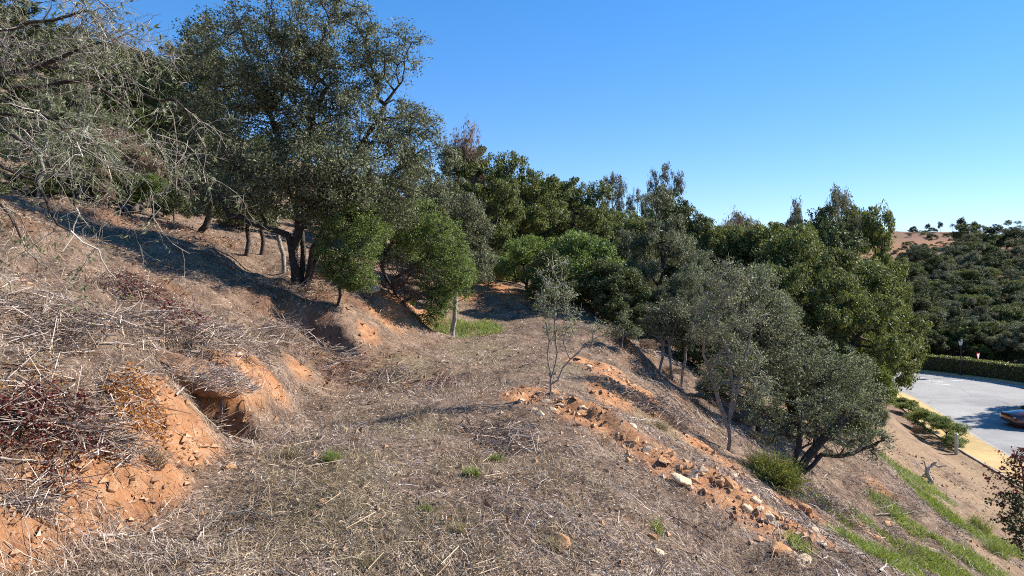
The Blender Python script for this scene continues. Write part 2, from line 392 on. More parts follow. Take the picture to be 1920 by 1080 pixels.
DULL = [(885, 885, 40), (840, 870, 30), (800, 955, 22), (860, 990, 25), (930, 860, 25), (1040, 1010, 35), (540, 850, 45), (680, 880, 70), (700, 990, 90), (640, 950, 80), (780, 800, 60), (760, 690, 50), (900, 660, 60), (1250, 810, 35), (1190, 770, 35), (1330, 790, 30), (1060, 690, 40)]
RUST = [(280, 550, 60), (350, 590, 50), (230, 420, 60), (320, 430, 60), (420, 450, 50), (60, 800, 80), (160, 800, 70), (40, 420, 40), (600, 560, 40), (520, 560, 40), (660, 560, 40), (800, 720, 40), (650, 700, 60), (720, 680, 50), (1260, 720, 60), (1330, 800, 40), (1200, 660, 50), (590, 520, 40), (1180, 600, 40)]
_soil = spots_mask(_X, _Y, SOIL, 101); _dirt = spots_mask(_X, _Y, DIRT, 111); _grass = spots_mask(_X, _Y, GRASS, 121); _far = sstep(80, 100, _Y)
_dull = spots_mask(_X, _Y, DULL, 131, .7); _rust = spots_mask(_X, _Y, RUST, 141, .7)
_rust = np.maximum(_rust, _far * (.75 + .25 * sstep(-.3, .3, fbm(_X * .05, _Y * .05, 15, 3))))
_red = ((_Y > 95) & (_X > 40)) * (1.0 * (vnoise(_X * .06, GZ * .9, 4) > .6)) * (1 - sstep(138, 147, _Y)) * .5
_soil = np.maximum(_soil, _red)
GZ = GZ + _soil * (1 - sstep(20, 40, _Y)) * (np.abs(fbm(_X * 2.6, _Y * 2.6, 201, 3)) * -.16 - np.abs(fbm(_X * 7.5, _Y * 7.5, 205, 2)) * .07 + .06)

def grid_sample(A, x, y):
    i = np.clip(np.searchsorted(GX, x), 0, len(GX) - 1); j = np.clip(np.searchsorted(GY, y), 0, len(GY) - 1)
    return A[j, i]

def ground_material():
    m, nt, out = new_mat('hillside')
    tc = N(nt, 'ShaderNodeTexCoord'); L = nt.links.new
    def noise(s, d=8, r=.65):
        n = N(nt, 'ShaderNodeTexNoise', Scale=s, Detail=d, Roughness=r); L(tc.outputs['Object'], n.inputs['Vector']); return n.outputs['Fac']
    base = ramp(nt, [(.28, (.095, .064, .047)), (.46, (.23, .160, .115)), (.6, (.33, .24, .175)), (.78, (.47, .375, .285))]); L(noise(2.2), base.inputs[0])
    fine = ramp(nt, [(.3, (.45, .42, .40)), (.7, (1.25, 1.2, 1.15))]); L(noise(26, 5), fine.inputs[0])
    mul = N(nt, 'ShaderNodeMix', data_type='RGBA', blend_type='MULTIPLY'); mul.inputs[0].default_value = 1; L(base.outputs[0], mul.inputs[6]); L(fine.outputs[0], mul.inputs[7])
    cur = mul.outputs[2]
    def over(attr, stops, scale, amt=1.0):
        nonlocal cur
        at = N(nt, 'ShaderNodeAttribute', attribute_name=attr); c = ramp(nt, stops); L(noise(scale), c.inputs[0])
        mx = N(nt, 'ShaderNodeMix', data_type='RGBA')
        mm = N(nt, 'ShaderNodeMath', operation='MULTIPLY'); mm.inputs[1].default_value = amt; L(at.outputs['Fac'], mm.inputs[0])
        L(mm.outputs[0], mx.inputs[0]); L(cur, mx.inputs[6]); L(c.outputs[0], mx.inputs[7]); cur = mx.outputs[2]
    over('rust', [(.3, (.10, .048, .030)), (.55, (.20, .105, .062)), (.75, (.32, .20, .13))], 5, .8)
    over('dull', [(.3, (.18, .135, .08)), (.7, (.38, .30, .19))], 7, .7)
    over('dirt', [(.3, (.20, .13, .08)), (.6, (.33, .23, .145)), (.8, (.42, .32, .22))], 6)
    over('grass', [(.3, (.06, .085, .02)), (.7, (.17, .22, .05))], 6, .85)
    over('soil', [(.25, (.22, .090, .042)), (.42, (.37, .175, .085)), (.55, (.47, .235, .115)), (.75, (.58, .36, .21))], 4)
    b = N(nt, 'ShaderNodeBsdfPrincipled', Roughness=.95); b.inputs['Specular IOR Level'].default_value = .1
    L(cur, b.inputs['Base Color'])
    n1 = N(nt, 'ShaderNodeTexNoise', Scale=9., Detail=10., Roughness=.75); L(tc.outputs['Object'], n1.inputs['Vector'])
    bp = N(nt, 'ShaderNodeBump', Strength=.9, Distance=.09); L(n1.outputs['Fac'], bp.inputs['Height']); L(bp.outputs[0], b.inputs['Normal'])
    L(b.outputs[0], out.inputs[0])
    return m

M['ground'] = ground_material()
nx, ny = len(GX), len(GY)
_idx = np.arange(nx * ny).reshape(ny, nx)
_f = np.stack([_idx[:-1, :-1], _idx[:-1, 1:], _idx[1:, 1:], _idx[1:, :-1]], -1).reshape(-1, 4)
gme = np_mesh('ground', np.stack([_X, _Y, GZ], -1).reshape(-1, 3), _f, M['ground'], True)
for nm, A in (('soil', _soil), ('dirt', _dirt), ('grass', _grass), ('dull', _dull), ('rust', _rust)):
    at = gme.attributes.new(nm, 'FLOAT', 'POINT'); at.data.foreach_set('value', A.astype(np.float32).ravel())
tag(link('ground', gme), 'brushy hillside with a terrace cut into orange earth', 'ground', kind='structure')

# ------------------------------------------------------------------ road, pavement, kerbs
def offset(pts, d):
    """shift a polyline sideways (positive: to its left)"""
    p = np.array(pts, float); t = unit(np.gradient(p, axis=0)); return p + np.stack([-t[:, 1], t[:, 0]], 1) * d

def densify(pts, step=1.0):
    """smooth a polyline (Catmull-Rom) at about the given spacing"""
    p = np.array(pts, float); out = []
    q = np.concatenate([[2 * p[0] - p[1]], p, [2 * p[-1] - p[-2]]])
    for i in range(1, len(q) - 2):
        n = max(2, int(np.linalg.norm(q[i + 1] - q[i]) / step)); t = np.arange(n)[:, None] / n
        a, b, c, d = q[i - 1], q[i], q[i + 1], q[i + 2]
        out.append(.5 * (2 * b + (c - a) * t + (2 * a - 5 * b + 4 * c - d) * t * t + (3 * b - a - 3 * c + d) * t ** 3))
    return np.concatenate(out + [p[-1:]])

def strip(name, a, b, z, mat, thick=.3):
    """a solid strip between two polylines of equal length, with side faces"""
    n = len(a); z0 = z - thick
    v = np.concatenate([np.c_[a, np.full(n, z)], np.c_[b, np.full(n, z)], np.c_[a, np.full(n, z0)], np.c_[b, np.full(n, z0)]])
    i = np.arange(n - 1)
    f = np.concatenate([np.stack([i, i + n, i + n + 1, i + 1], 1), np.stack([i, i + 1, i + 1 + 2 * n, i + 2 * n], 1), np.stack([i + n, i + 3 * n, i + 3 * n + 1, i + n + 1], 1)])
    return np_mesh(name, v, f, mat)

M['asphalt'] = noise_mat('asphalt', (.27, .262, .255), (.35, .342, .335), scale=.55, bump=.25, bscale=60, rough=.95, detail=9, spec=.1)
M['paving'] = noise_mat('paving', (.46, .31, .13), (.58, .42, .20), scale=1.6, bump=.3, bscale=40, rough=.9)
def asphalt_wear(mat):
    nt = mat.node_tree; L = nt.links.new; b = next(n for n in nt.nodes if n.type == 'BSDF_PRINCIPLED'); src = b.inputs['Base Color'].links[0].from_socket
    tc = N(nt, 'ShaderNodeTexCoord'); wob = N(nt, 'ShaderNodeTexNoise', Scale=.5, Detail=6.); L(tc.outputs['Object'], wob.inputs['Vector'])
    ad = N(nt, 'ShaderNodeMix', data_type='RGBA', blend_type='LINEAR_LIGHT'); ad.inputs[0].default_value = .35; L(tc.outputs['Object'], ad.inputs[6]); L(wob.outputs['Color'], ad.inputs[7])
    vo = N(nt, 'ShaderNodeTexVoronoi', feature='DISTANCE_TO_EDGE', Scale=.16); L(ad.outputs[2], vo.inputs['Vector'])
    cr = ramp(nt, [(.0, (.78, .78, .78)), (.004, (.86, .86, .86)), (.009, (1, 1, 1))]); L(vo.outputs['Distance'], cr.inputs[0])
    st = N(nt, 'ShaderNodeTexNoise', Scale=.22, Detail=4.); L(tc.outputs['Object'], st.inputs['Vector']); sr = ramp(nt, [(.4, (.82, .82, .83)), (.52, (1, 1, 1)), (.66, (1.1, 1.09, 1.07))]); L(st.outputs['Fac'], sr.inputs[0])
    m1 = N(nt, 'ShaderNodeMix', data_type='RGBA', blend_type='MULTIPLY'); m1.inputs[0].default_value = 1; L(src, m1.inputs[6]); L(cr.outputs[0], m1.inputs[7])
    m2 = N(nt, 'ShaderNodeMix', data_type='RGBA', blend_type='MULTIPLY'); m2.inputs[0].default_value = 1; L(m1.outputs[2], m2.inputs[6]); L(sr.outputs[0], m2.inputs[7]); L(m2.outputs[2], b.inputs['Base Color'])
asphalt_wear(M['asphalt']); asphalt_wear(M['paving'])
M['kerb'] = noise_mat('kerb', (.30, .27, .23), (.45, .41, .35), scale=3, bump=.3, rough=.9)
M['paint'] = noise_mat('paint', (.5, .5, .5), (.78, .78, .77), scale=5, bump=.1, rough=.7)
M['red_paving'] = noise_mat('red_paving', (.22, .10, .07), (.32, .16, .11), scale=3, bump=.3)
rn = densify(ROAD_NEAR, 1.0); rf = densify(ROAD_FAR, 1.0)
_t = np.linspace(0, 1, 90)
def resample(p, n):
    d = np.concatenate([[0], np.cumsum(np.linalg.norm(np.diff(p, axis=0), axis=1))]); s = np.linspace(0, d[-1], n)
    return np.stack([np.interp(s, d, p[:, 0]), np.interp(s, d, p[:, 1])], 1)
ra, rb = resample(rn, 90), resample(rf, 90)
tag(link('road', strip('road', ra, rb, ROAD_Z, M['asphalt'], .12)), 'pale grey asphalt road curving below the slope', 'road', kind='structure')
tag(link('kerb', strip('kerb', offset(rn, .0), offset(rn, .14), ROAD_Z + .12, M['kerb'], .3)), 'grey kerb along the yellow pavement', 'kerb', kind='structure')
tag(link('pavement', strip('pavement', offset(rn, .143), offset(rn, 2.0), ROAD_Z + .115, M['paving'], .3)), 'yellow pavement beside the road', 'pavement', kind='structure')
tag(link('edging', strip('edging', offset(rn, 2.003), offset(rn, 2.1), ROAD_Z + .14, M['kerb'], .4)), 'thin grey edging between pavement and bare earth', 'kerb', kind='structure')
tag(link('kerb', strip('kerb', offset(rf, -.14), offset(rf, 0), ROAD_Z + .12, M['kerb'], .3)), 'grey kerb on the far side below the hedge', 'kerb', kind='structure')
tag(link('verge', strip('verge', offset(rf, -1.1), offset(rf, -.143), ROAD_Z + .115, M['paving'], .3)), 'narrow yellow strip between far kerb and hedge', 'pavement', kind='structure')
tag(link('edge_line', strip('edge_line', offset(rf, .25), offset(rf, .40), ROAD_Z + .004, M['paint'], .003)), 'white painted line along the far kerb', 'road marking', kind='structure')
for k, (px, py) in enumerate(((1739, 709), (1755, 715), (1768, 721), (1795, 714))):
    D = -ROAD_Z * F / (py - CY); x = (px - CX) / F * D
    a = np.array([[x - .45, D + .2], [x + .45, D - .2]]); nrm = np.array([.07, .16])
    tag(link('lane_dash', strip('lane_dash', a, a + nrm, ROAD_Z + .004, M['paint'], .003)), 'short white dash painted on the road before the hedge', 'road marking', 'white dashes on the road', kind='structure')
# ------------------------------------------------------------------ plants
def grow(rng, trunk_pts, clumps, r_trunk, jitter=.08, up=.12, step=.45, tip=.006):
    """branch skeleton: every clump centre is joined to the nearest limb; radii add up towards the base"""
    nodes = [np.array(trunk_pts[0], float)]; par = [-1]; plen = [0.]
    for a, b in zip(trunk_pts[:-1], trunk_pts[1:]):
        a = np.array(a, float); b = np.array(b, float); n = max(2, int(np.linalg.norm(b - a) / step))
        for t in range(1, n + 1):
            nodes.append(a + (b - a) * t / n + (rng.normal(size=3) * jitter * .35 if t < n else 0)); par.append(len(nodes) - 2); plen.append(plen[-1] + np.linalg.norm(b - a) / n)
    n_tr = len(nodes)
    arr = np.zeros((n_tr + len(clumps) * 14, 3)); pl = np.zeros(len(arr)); arr[:n_tr] = nodes; pl[:n_tr] = plen; cnt = n_tr
    top = arr[n_tr - 1]
    order = np.argsort(np.linalg.norm(clumps - top, axis=1) + rng.random(len(clumps)) * .3)
    lo = max(1, int(n_tr * .45))
    ends = []
    for ci in order:
        c = clumps[ci]
        dv = c - arr[lo:cnt]; d = np.linalg.norm(dv, axis=1)
        cost = d + .22 * pl[lo:cnt] + np.maximum(0, -dv[:, 2]) * .4
        k = lo + int(np.argmin(cost)); L = np.linalg.norm(c - arr[k]); n = int(min(12, max(2, round(L / step))))
        a = arr[k].copy(); prev = k; bend = rng.normal(size=3) * jitter * L * .8 + np.array([0, 0, up * L])
        for t in range(1, n + 1):
            u = t / n; p = a + (c - a) * u + bend * (4 * u * (1 - u)) * .5
            if t < n: p = p + rng.normal(size=3) * jitter * .4 * step
            arr[cnt] = p; par.append(prev); pl[cnt] = pl[prev] + L / n; prev = cnt; cnt += 1
        ends.append(prev)
    par = np.array(par); w = np.zeros(cnt)
    w[ends] = 1.0
    for i in range(cnt - 1, 0, -1):
        w[par[i]] += w[i]
    e = math.log(max(r_trunk / tip, 2)) / math.log(max(w[0], 3))
    r = tip * np.maximum(w, .6) ** e
    i = np.arange(1, cnt); p = par[i]
    rr0 = np.minimum(r[p], r[i] * 1.6); rr0 = np.where(p < n_tr - 1, np.where(i < n_tr, r[p], rr0), rr0)
    return arr[p], arr[i], rr0, r[i]

def lobe_points(rng, lobes, n, shell=.45):
    """points in ellipsoids (centre, radii), denser towards the surface"""
    vol = np.array([np.prod(r) ** (2 / 3) for _, r in lobes]); k = rng.choice(len(lobes), n, p=vol / vol.sum())
    d = unit(rng.normal(size=(n, 3))); rad = shell + (1 - shell) * rng.random(n) ** .6
    c = np.array([l[0] for l in lobes])[k]; r = np.array([l[1] for l in lobes])[k]
    return c + d * rad[:, None] * r, d

def foliage(rng, clumps, outd, n_per, rc, L, W, flat=.75, up=.5, out=.5, hang=0.):
    n = len(clumps) * n_per
    c = np.repeat(clumps, n_per, 0); o = np.repeat(outd, n_per, 0)
    rcs = np.repeat(rc * (.6 + .8 * rng.random(len(clumps))), n_per)
    d = unit(rng.normal(size=(n, 3))) * (rng.random(n) ** .45)[:, None] * rcs[:, None]; d[:, 2] *= flat
    nrm = unit(rng.normal(size=(n, 3)) + np.array([0, 0, up]) + o * out)
    ax = unit(rng.normal(size=(n, 3)) + o * .6 + np.array([0, 0, -hang]))
    s = .65 + .7 * rng.random(n)
    return leaf_quads(c + d, nrm, ax, L * s, W * s * (.8 + .4 * rng.random(n)))

def twigs_in(rng, clumps, n_per, rc, r=.004):
    c = np.repeat(clumps, n_per, 0); d = unit(rng.normal(size=c.shape) + [0, 0, .3]) * (rc * (.5 + .7 * rng.random(len(c))))[:, None]
    return tubes(c, c + d, np.full(len(c), r), np.full(len(c), r * .5), 3)

def px_lobes(spec, D):
    """lobes measured in the photo: column, row, half-width, half-height, extra distance"""
    out = []
    for s in spec:
        dd = D + (s[4] if len(s) > 4 else 0); k = dd / F
        out.append((P(s[0], s[1], dd), np.array([s[2] * k, (s[2] + s[3]) / 2 * k * .95, s[3] * k])))
    return out

def hero(name, label, cat, group, trunks, lobes, leaf, bark, n_cl, n_leaf, rc, L, W, r_trunk, seed, tw=0, tw_mat=None, tw_r=.004, shell=.45, base=None, parts=('trunk', 'crown'), step=.45, jitter=.1, up=.12, flat=.75, hang=0., sides=5, uplean=.5):
    rng = np.random.default_rng(seed)
    base = np.array(trunks[0][0] if base is None else base, float)
    e = tag(empty(name, base), label, cat, group)
    cl, od = lobe_points(rng, lobes, n_cl, shell)
    g = H(cl[:, 0], cl[:, 1]); cl[:, 2] = np.maximum(cl[:, 2], g + rc * .5)
    # every clump goes to the trunk whose top is nearest
    tops = np.array([t[-1] for t in trunks]); who = np.argmin(np.linalg.norm(cl[:, None] - tops[None], axis=2), axis=1)
    pieces = []
    for k, t in enumerate(trunks):
        sub = cl[who == k]
        if len(sub) == 0: sub = np.array([t[-1]]) + rng.normal(size=(3, 3)) * .2
        p0, p1, r0, r1 = grow(rng, t, sub, r_trunk[k] if isinstance(r_trunk, (list, tuple)) else r_trunk, jitter=jitter, step=step, up=up)
        pieces.append(tubes(p0, p1, r0, r1, sides))
    v, f = cat_faces(pieces); link(parts[0], np_mesh(name + '_' + parts[0], v - base, f, bark, True), e)
    if tw:
        v, f = twigs_in(rng, cl, tw, rc * 1.25, tw_r); link('twigs', np_mesh(name + '_twigs', v - base, f, tw_mat or bark), e)['kind'] = 'stuff'
    v, f = foliage(rng, cl, od, n_leaf, rc, L, W, flat=flat, hang=hang, up=uplean); link(parts[1], np_mesh(name + '_' + parts[1], v - base, f, leaf), e)
    return e

# ---- reusable plants: unit height and width, scaled where they stand
def proto_mesh(kind, seed, lobes, n_cl, n_leaf, rc, L, W, r_trunk, trunk, leaf, bark, shell=.4, flat=.8, tw=0, hang=0., lo=.0):
    rng = np.random.default_rng(seed)
    cl, od = lobe_points(rng, [(np.array(c), np.array(r)) for c, r in lobes], n_cl, shell)
    cl[:, 2] = np.maximum(cl[:, 2], lo)
    p0, p1, r0, r1 = grow(rng, [np.array(t) for t in trunk], cl, r_trunk, jitter=.1, step=.09, tip=.0012)
    parts = [tubes(p0, p1, r0, r1, 4)]
    v, f = cat_faces(parts); tm = np_mesh(kind + '_trunk', v, f, bark, True)
    if tw:
        v2, f2 = twigs_in(rng, cl, tw, rc * 1.3, .0012); v, f = cat_faces([(v, f), (v2, f2)]); tm = np_mesh(kind + '_trunk', v, f, bark, True)
    v, f = foliage(rng, cl, od, n_leaf, rc, L, W, flat=flat, hang=hang); cm = np_mesh(kind + '_crown', v, f, leaf)
    return tm, cm

def rand_lobes(seed, n, zc, zr, rad, r0, r1):
    g = np.random.default_rng(seed); out = []
    for i in range(n):
        a = i * 2.4 + g.random() * .8; q = rad * math.sqrt((i + .4) / n)
        z = zc + zr * (.72 - 1.25 * (q / max(rad, 1e-6)) ** 2.6) * .9 + g.normal() * zr * .22
        r = r0 + (r1 - r0) * g.random(); out.append(((q * math.cos(a), q * math.sin(a), z), (r, r, r * .72)))
    return out

PROTO = {}
T1 = [(0, 0, -.06), (.02, .01, .15), (.0, .03, .32), (.02, .0, .5)]
PROTO['oak'] = [proto_mesh('oak', 40 + s, rand_lobes(s, 24, .50, .36, .43, .085, .15), 430, 92, .047, .0175, .0105, .03, T1, M['oak_leaf'], M['bark'], shell=.5) for s in (1, 3)]
PROTO['dark_oak'] = [proto_mesh('dark_oak', 50 + s, rand_lobes(s + 7, 22, .50, .36, .43, .085, .15), 400, 88, .047, .0175, .0105, .03, T1, M['dark_leaf'], M['bark'], shell=.45) for s in (1, 2)]
PROTO['olive'] = [proto_mesh('olive', 60 + s, rand_lobes(s + 13, 22, .48, .38, .42, .08, .15), 440, 88, .050, .0175, .0075, .026, T1, M['olive_leaf'], M['bark'], shell=.35, tw=2) for s in (1, 2)]
PROTO['grey_olive'] = [proto_mesh('grey_olive', 70 + s, rand_lobes(s + 17, 20, .46, .38, .40, .085, .15), 400, 72, .052, .018, .0075, .022, T1, M['grey_olive_leaf'], M['grey_bark'], shell=.35, tw=3) for s in (1, 2)]
SH = [(0, 0, -.08), (.02, .02, .12), (.0, .02, .3)]
PROTO['green_shrub'] = [proto_mesh('green_shrub', 80 + s, rand_lobes(s + 23, 18, .40, .38, .40, .11, .17), 380, 46, .07, .026, .012, .022, SH, M['green_leaf'], M['bark'], shell=.5, lo=.05) for s in (1, 2)]
PROTO['dark_shrub'] = [proto_mesh('dark_shrub', 90 + s, rand_lobes(s + 29, 17, .38, .38, .40, .11, .17), 360, 44, .07, .03, .014, .022, SH, M['dark_leaf'], M['bark'], shell=.45, lo=.05) for s in (1, 2)]
PROTO['brown_shrub'] = [proto_mesh('brown_shrub', 100, rand_lobes(31, 9, .45, .3, .36, .15, .2), 300, 26, .08, .03, .011, .02, SH, M['brown_leaf'], M['twig_grey'], shell=.3, tw=6, lo=.05)]
PROTO['fresh_shrub'] = [proto_mesh('fresh_shrub', 110, rand_lobes(37, 10, .48, .28, .36, .15, .22), 340, 44, .07, .03, .017, .02, SH, M['fresh_leaf'], M['bark'], shell=.5, lo=.05)]
GT = [(0, 0, -.05), (.01, 0, .3), (-.01, .01, .6), (0, 0, .88)]
PROTO['gum'] = [proto_mesh('gum', 120 + s, [((.06 * (1.5 - s), .0, .9), (.15, .14, .08)), ((.24, .05, .84), (.13, .12, .09)), ((-.26, -.04, .82), (.13, .13, .10)), ((.08, -.2, .76), (.15, .1, .1)), ((-.08, .2, .72), (.15, .1, .1)), ((.32, -.02, .66), (.11, .1, .09)), ((-.33, 0, .64), (.11, .1, .08)), ((0, 0, .6), (.18, .18, .08))], 240, 30, .05, .026, .008, .016, GT, M['gum_leaf'], M['grey_bark'], shell=.25, hang=.8) for s in (1, 2)]
PT = [(0, 0, -.05), (.01, 0, .3), (.0, .01, .6), (0, 0, .8)]
PROTO['pine'] = [proto_mesh('pine', 130 + s, rand_lobes(s + 41, 10, .54, .34, .30, .14, .22), 220, 40, .07, .035, .014, .02, PT, M['dark_leaf'], M['grey_bark'], shell=.3) for s in (1,)]
PROTO['bare'] = [proto_mesh('bare', 140, rand_lobes(47, 9, .62, .22, .3, .12, .18), 200, 7, .06, .028, .012, .022, T1, M['brown_leaf'], M['grey_bark'], shell=.2, tw=5)]

KIND = dict(oak=('oak_tree', 'tree'), dark_oak=('oak_tree', 'tree'), olive=('olive_tree', 'tree'), grey_olive=('olive_tree', 'tree'), green_shrub=('shrub', 'shrub'), dark_shrub=('shrub', 'shrub'),
            brown_shrub=('shrub', 'shrub'), fresh_shrub=('shrub', 'shrub'), gum=('eucalyptus_tree', 'tree'), pine=('pine_tree', 'tree'), bare=('bare_tree', 'tree'))

def plant(kind, px, top, D, wpx, label, group=None, v=0, depth=1.0, rot=None, hmin=0., base=None):
    """stand a copy at photo column px, distance D, its top at photo row top, wpx wide"""
    tm, cm = PROTO[kind][v % len(PROTO[kind])]
    if base: D = float(hit(px, base)[1]); hmin = (base - top) / F * D
    x = (px - CX) / F * D; g = float(H(x, D)); h = max((CY - top) / F * D - g, hmin, .3); w = wpx / F * D
    if kind in ('oak', 'dark_oak', 'olive', 'grey_olive'): w = max(w, (.5 if px > 1590 else .8) * h)
    nm, ct = KIND[kind]
    e = tag(empty(nm, (x, D, g), (0, 0, (px * 1.7 + D) % 6.28 if rot is None else rot), (w, w * depth, h / .92)), label, ct, group)
    sh = 'shrub' in kind
    link('stem' if sh else 'trunk', tm, e); link('foliage' if sh else 'crown', cm, e)
    return e
# ------------------------------------------------------------------ the trees and shrubs of the slope
def ray_at(px, py, D): return P(px, py, D)
def gp(px, py):
    h = hit(px, py); return h
def onground(px, D, dz=-.12):
    x = (px - CX) / F * D; return np.array([x, D, float(H(x, D)) + dz])

# the big evergreen on the bank
D0 = 16.6
b0 = onground(556, D0)
hero('olive_tree', 'tall broad evergreen tree with many dark stems on the bank, largest tree in view', 'tree', None,
     [[b0, P(548, 470, D0), P(560, 430, D0), P(570, 330, D0), P(585, 200, D0)],
      [b0 + [.15, .1, 0], P(585, 470, D0), P(620, 400, D0 + .2), P(680, 290, D0 + .4)],
      [b0 + [-.05, .0, 0], P(540, 440, D0 - .1), P(470, 418, D0), P(430, 405, D0 + .2), P(400, 340, D0 + .3)],
      [b0 + [.05, .1, 0], P(566, 440, D0 + .3), P(540, 330, D0 + .5), P(500, 180, D0 + .6)],
      [b0 + [.2, .2, 0], P(600, 460, D0 + .3), P(690, 250, D0 + .5), P(740, 170, D0 + .6)]],
     px_lobes([(560, 40, 130, 90), (470, 110, 110, 100, .8), (625, 75, 100, 70), (730, 95, 75, 60, .3), (560, 200, 120, 100), (650, 235, 110, 65, -.3), (600, 150, 90, 60, .6), (540, 130, 90, 80, -.5), (770, 225, 50, 40, .5), (490, 260, 100, 100, .4), (590, 310, 110, 80, -.8),
               (690, 310, 100, 75, -.4), (770, 280, 55, 40, .2), (430, 340, 80, 75, .6), (530, 370, 60, 45, -.3), (650, 380, 70, 40, -.6), (720, 360, 70, 40, -.2), (400, 200, 70, 100, 1.4), (610, 400, 60, 35, -.9), (500, 400, 55, 30, .9), (785, 250, 55, 50, .4), (790, 330, 45, 40, .6), (740, 400, 55, 35, .5), (560, 300, 100, 60, -1.6), (480, 330, 80, 60, -1.2), (640, 330, 85, 60, -1.5), (570, 385, 70, 32, -1.3), (430, 385, 60, 30, .4), (360, 320, 45, 55, .8), (690, 165, 40, 35, .3), (380, 110, 50, 60, 1.2)], D0),
     M['olive_leaf'], M['bark'], 1600, 88, .27, .064, .029, [.12, .075, .075, .07, .065], 201, tw=3, tw_r=.0045, shell=.45, step=.4)

# dark oak behind it, leaning trunk
D1 = 20.5
b1 = onground(372, D1)
hero('oak_tree', 'dark oak with a thin leaning trunk left of the big tree', 'tree', None,
     [[b1, P(385, 425, D1), P(402, 375, D1), P(410, 280, D1), P(405, 180, D1)]],
     px_lobes([(400, 90, 60, 70), (370, 180, 60, 80), (430, 180, 70, 80), (360, 290, 60, 80), (430, 300, 70, 80), (330, 240, 40, 60), (400, 380, 70, 30)], D1),
     M['dark_leaf'], M['bark'], 340, 90, .28, .08, .04, .10, 202, shell=.4)

# stems standing under the big tree
for k, (px, py, tpx, tpy, lab) in enumerate(((460, 478, 470, 400, 'thin dark stem beside the long low limb of the big tree'), (490, 478, 492, 395, 'straight slim dark stem under the big tree, second from its trunk'), (532, 512, 520, 405, 'slim pale grey stem leaning against the big trunk'))):
    h = hit(px, py); D = h[1]; e = tag(empty('tree_stem', h), lab, 'tree', 'thin stems under the big tree')
    pts = [h - [0, 0, .1], P((px * 2 + tpx) / 3 + 3, (py * 2 + tpy) / 3, D), P((px + tpx * 2) / 3 - 3, (py + tpy * 2) / 3, D), P(tpx, tpy, D)]
    g = np.random.default_rng(300 + k); cl = np.array([pts[-1]]) + g.normal(size=(14, 3)) * [.35, .35, .25] + [0, 0, .4]
    p0, p1, r0, r1 = grow(g, pts, cl, .055, step=.25); v, f = tubes(p0, p1, r0, r1, 6); link('trunk', np_mesh('stem_trunk', v - h, f, M['bark'] if k < 2 else M['grey_bark'], True), e)
    v, f = foliage(g, cl, unit(g.normal(size=cl.shape)), 24, .2, .07, .03); link('crown', np_mesh('stem_crown', v - h, f, M['olive_leaf']), e)

# green bushes at the end of the bank
D2 = 15.6
hero('shrub', 'bright green small-leaved bush hanging over the bank at the big trunk', 'shrub', None,
     [[onground(630, D2), P(640, 500, D2), P(648, 450, D2)]],
     px_lobes([(650, 410, 48, 36), (628, 460, 36, 45), (675, 470, 40, 50), (640, 510, 38, 30), (695, 430, 36, 45, .3), (672, 522, 34, 24), (612, 500, 20, 26), (650, 535, 30, 16), (680, 535, 24, 14)], D2), M['green_leaf'], M['bark'], 380, 66, .16, .05, .02, .035, 203, shell=.4, parts=('stem', 'foliage'), step=.3)
D3 = 19.0
b3 = onground(745, D3)
hero('shrub', 'large bright green bush with dark bare stems on its underside', 'shrub', None,
     [[b3, P(735, 525, D3), P(780, 500, D3), P(830, 470, D3)], [b3, P(715, 500, D3 + .2), P(740, 440, D3 + .3)], [b3 + [.2, 0, 0], P(790, 550, D3), P(820, 540, D3)]],
     px_lobes([(730, 405, 60, 36), (790, 402, 55, 36), (825, 440, 50, 45), (760, 430, 60, 34), (840, 480, 40, 40), (815, 520, 35, 45, -.3), (815, 570, 34, 34, -.3), (780, 450, 45, 30, -.2), (865, 500, 30, 42, -.2), (700, 440, 36, 34, .2), (835, 555, 32, 42, -.3), (805, 600, 28, 18, -.4), (850, 540, 30, 40, -.2), (760, 470, 40, 30, .5), (700, 480, 26, 30, .3)], D3), M['green_leaf'], M['bark'], 560, 56, .2, .060, .024, .05, 204, tw=2, shell=.35, parts=('stem', 'foliage'), step=.3)
D4 = 20.8
h4 = onground(849, D4)
hero('olive_tree', 'small tree with a straight pale trunk standing in green grass', 'tree', None, [[h4, P(853, 575, D4), P(852, 540, D4), P(857, 500, D4)]],
     px_lobes([(865, 500, 26, 28), (858, 530, 20, 22), (840, 520, 22, 30), (875, 520, 15, 20)], D4), M['green_leaf'], M['grey_bark'], 110, 50, .17, .058, .022, .075, 205, shell=.3, step=.3)
hero('shrub', 'dead brown twiggy brush under the large green bush', 'shrub', None, [[onground(760, 18.6), P(760, 545, 18.7), P(765, 520, 18.7)]],
     px_lobes([(740, 515, 45, 35), (780, 540, 40, 40)], 18.8), M['brown_leaf'], M['dark_stick'], 90, 8, .2, .05, .02, .03, 206, tw=14, tw_mat=M['dark_stick'], tw_r=.006, parts=('stem', 'foliage'), step=.3)

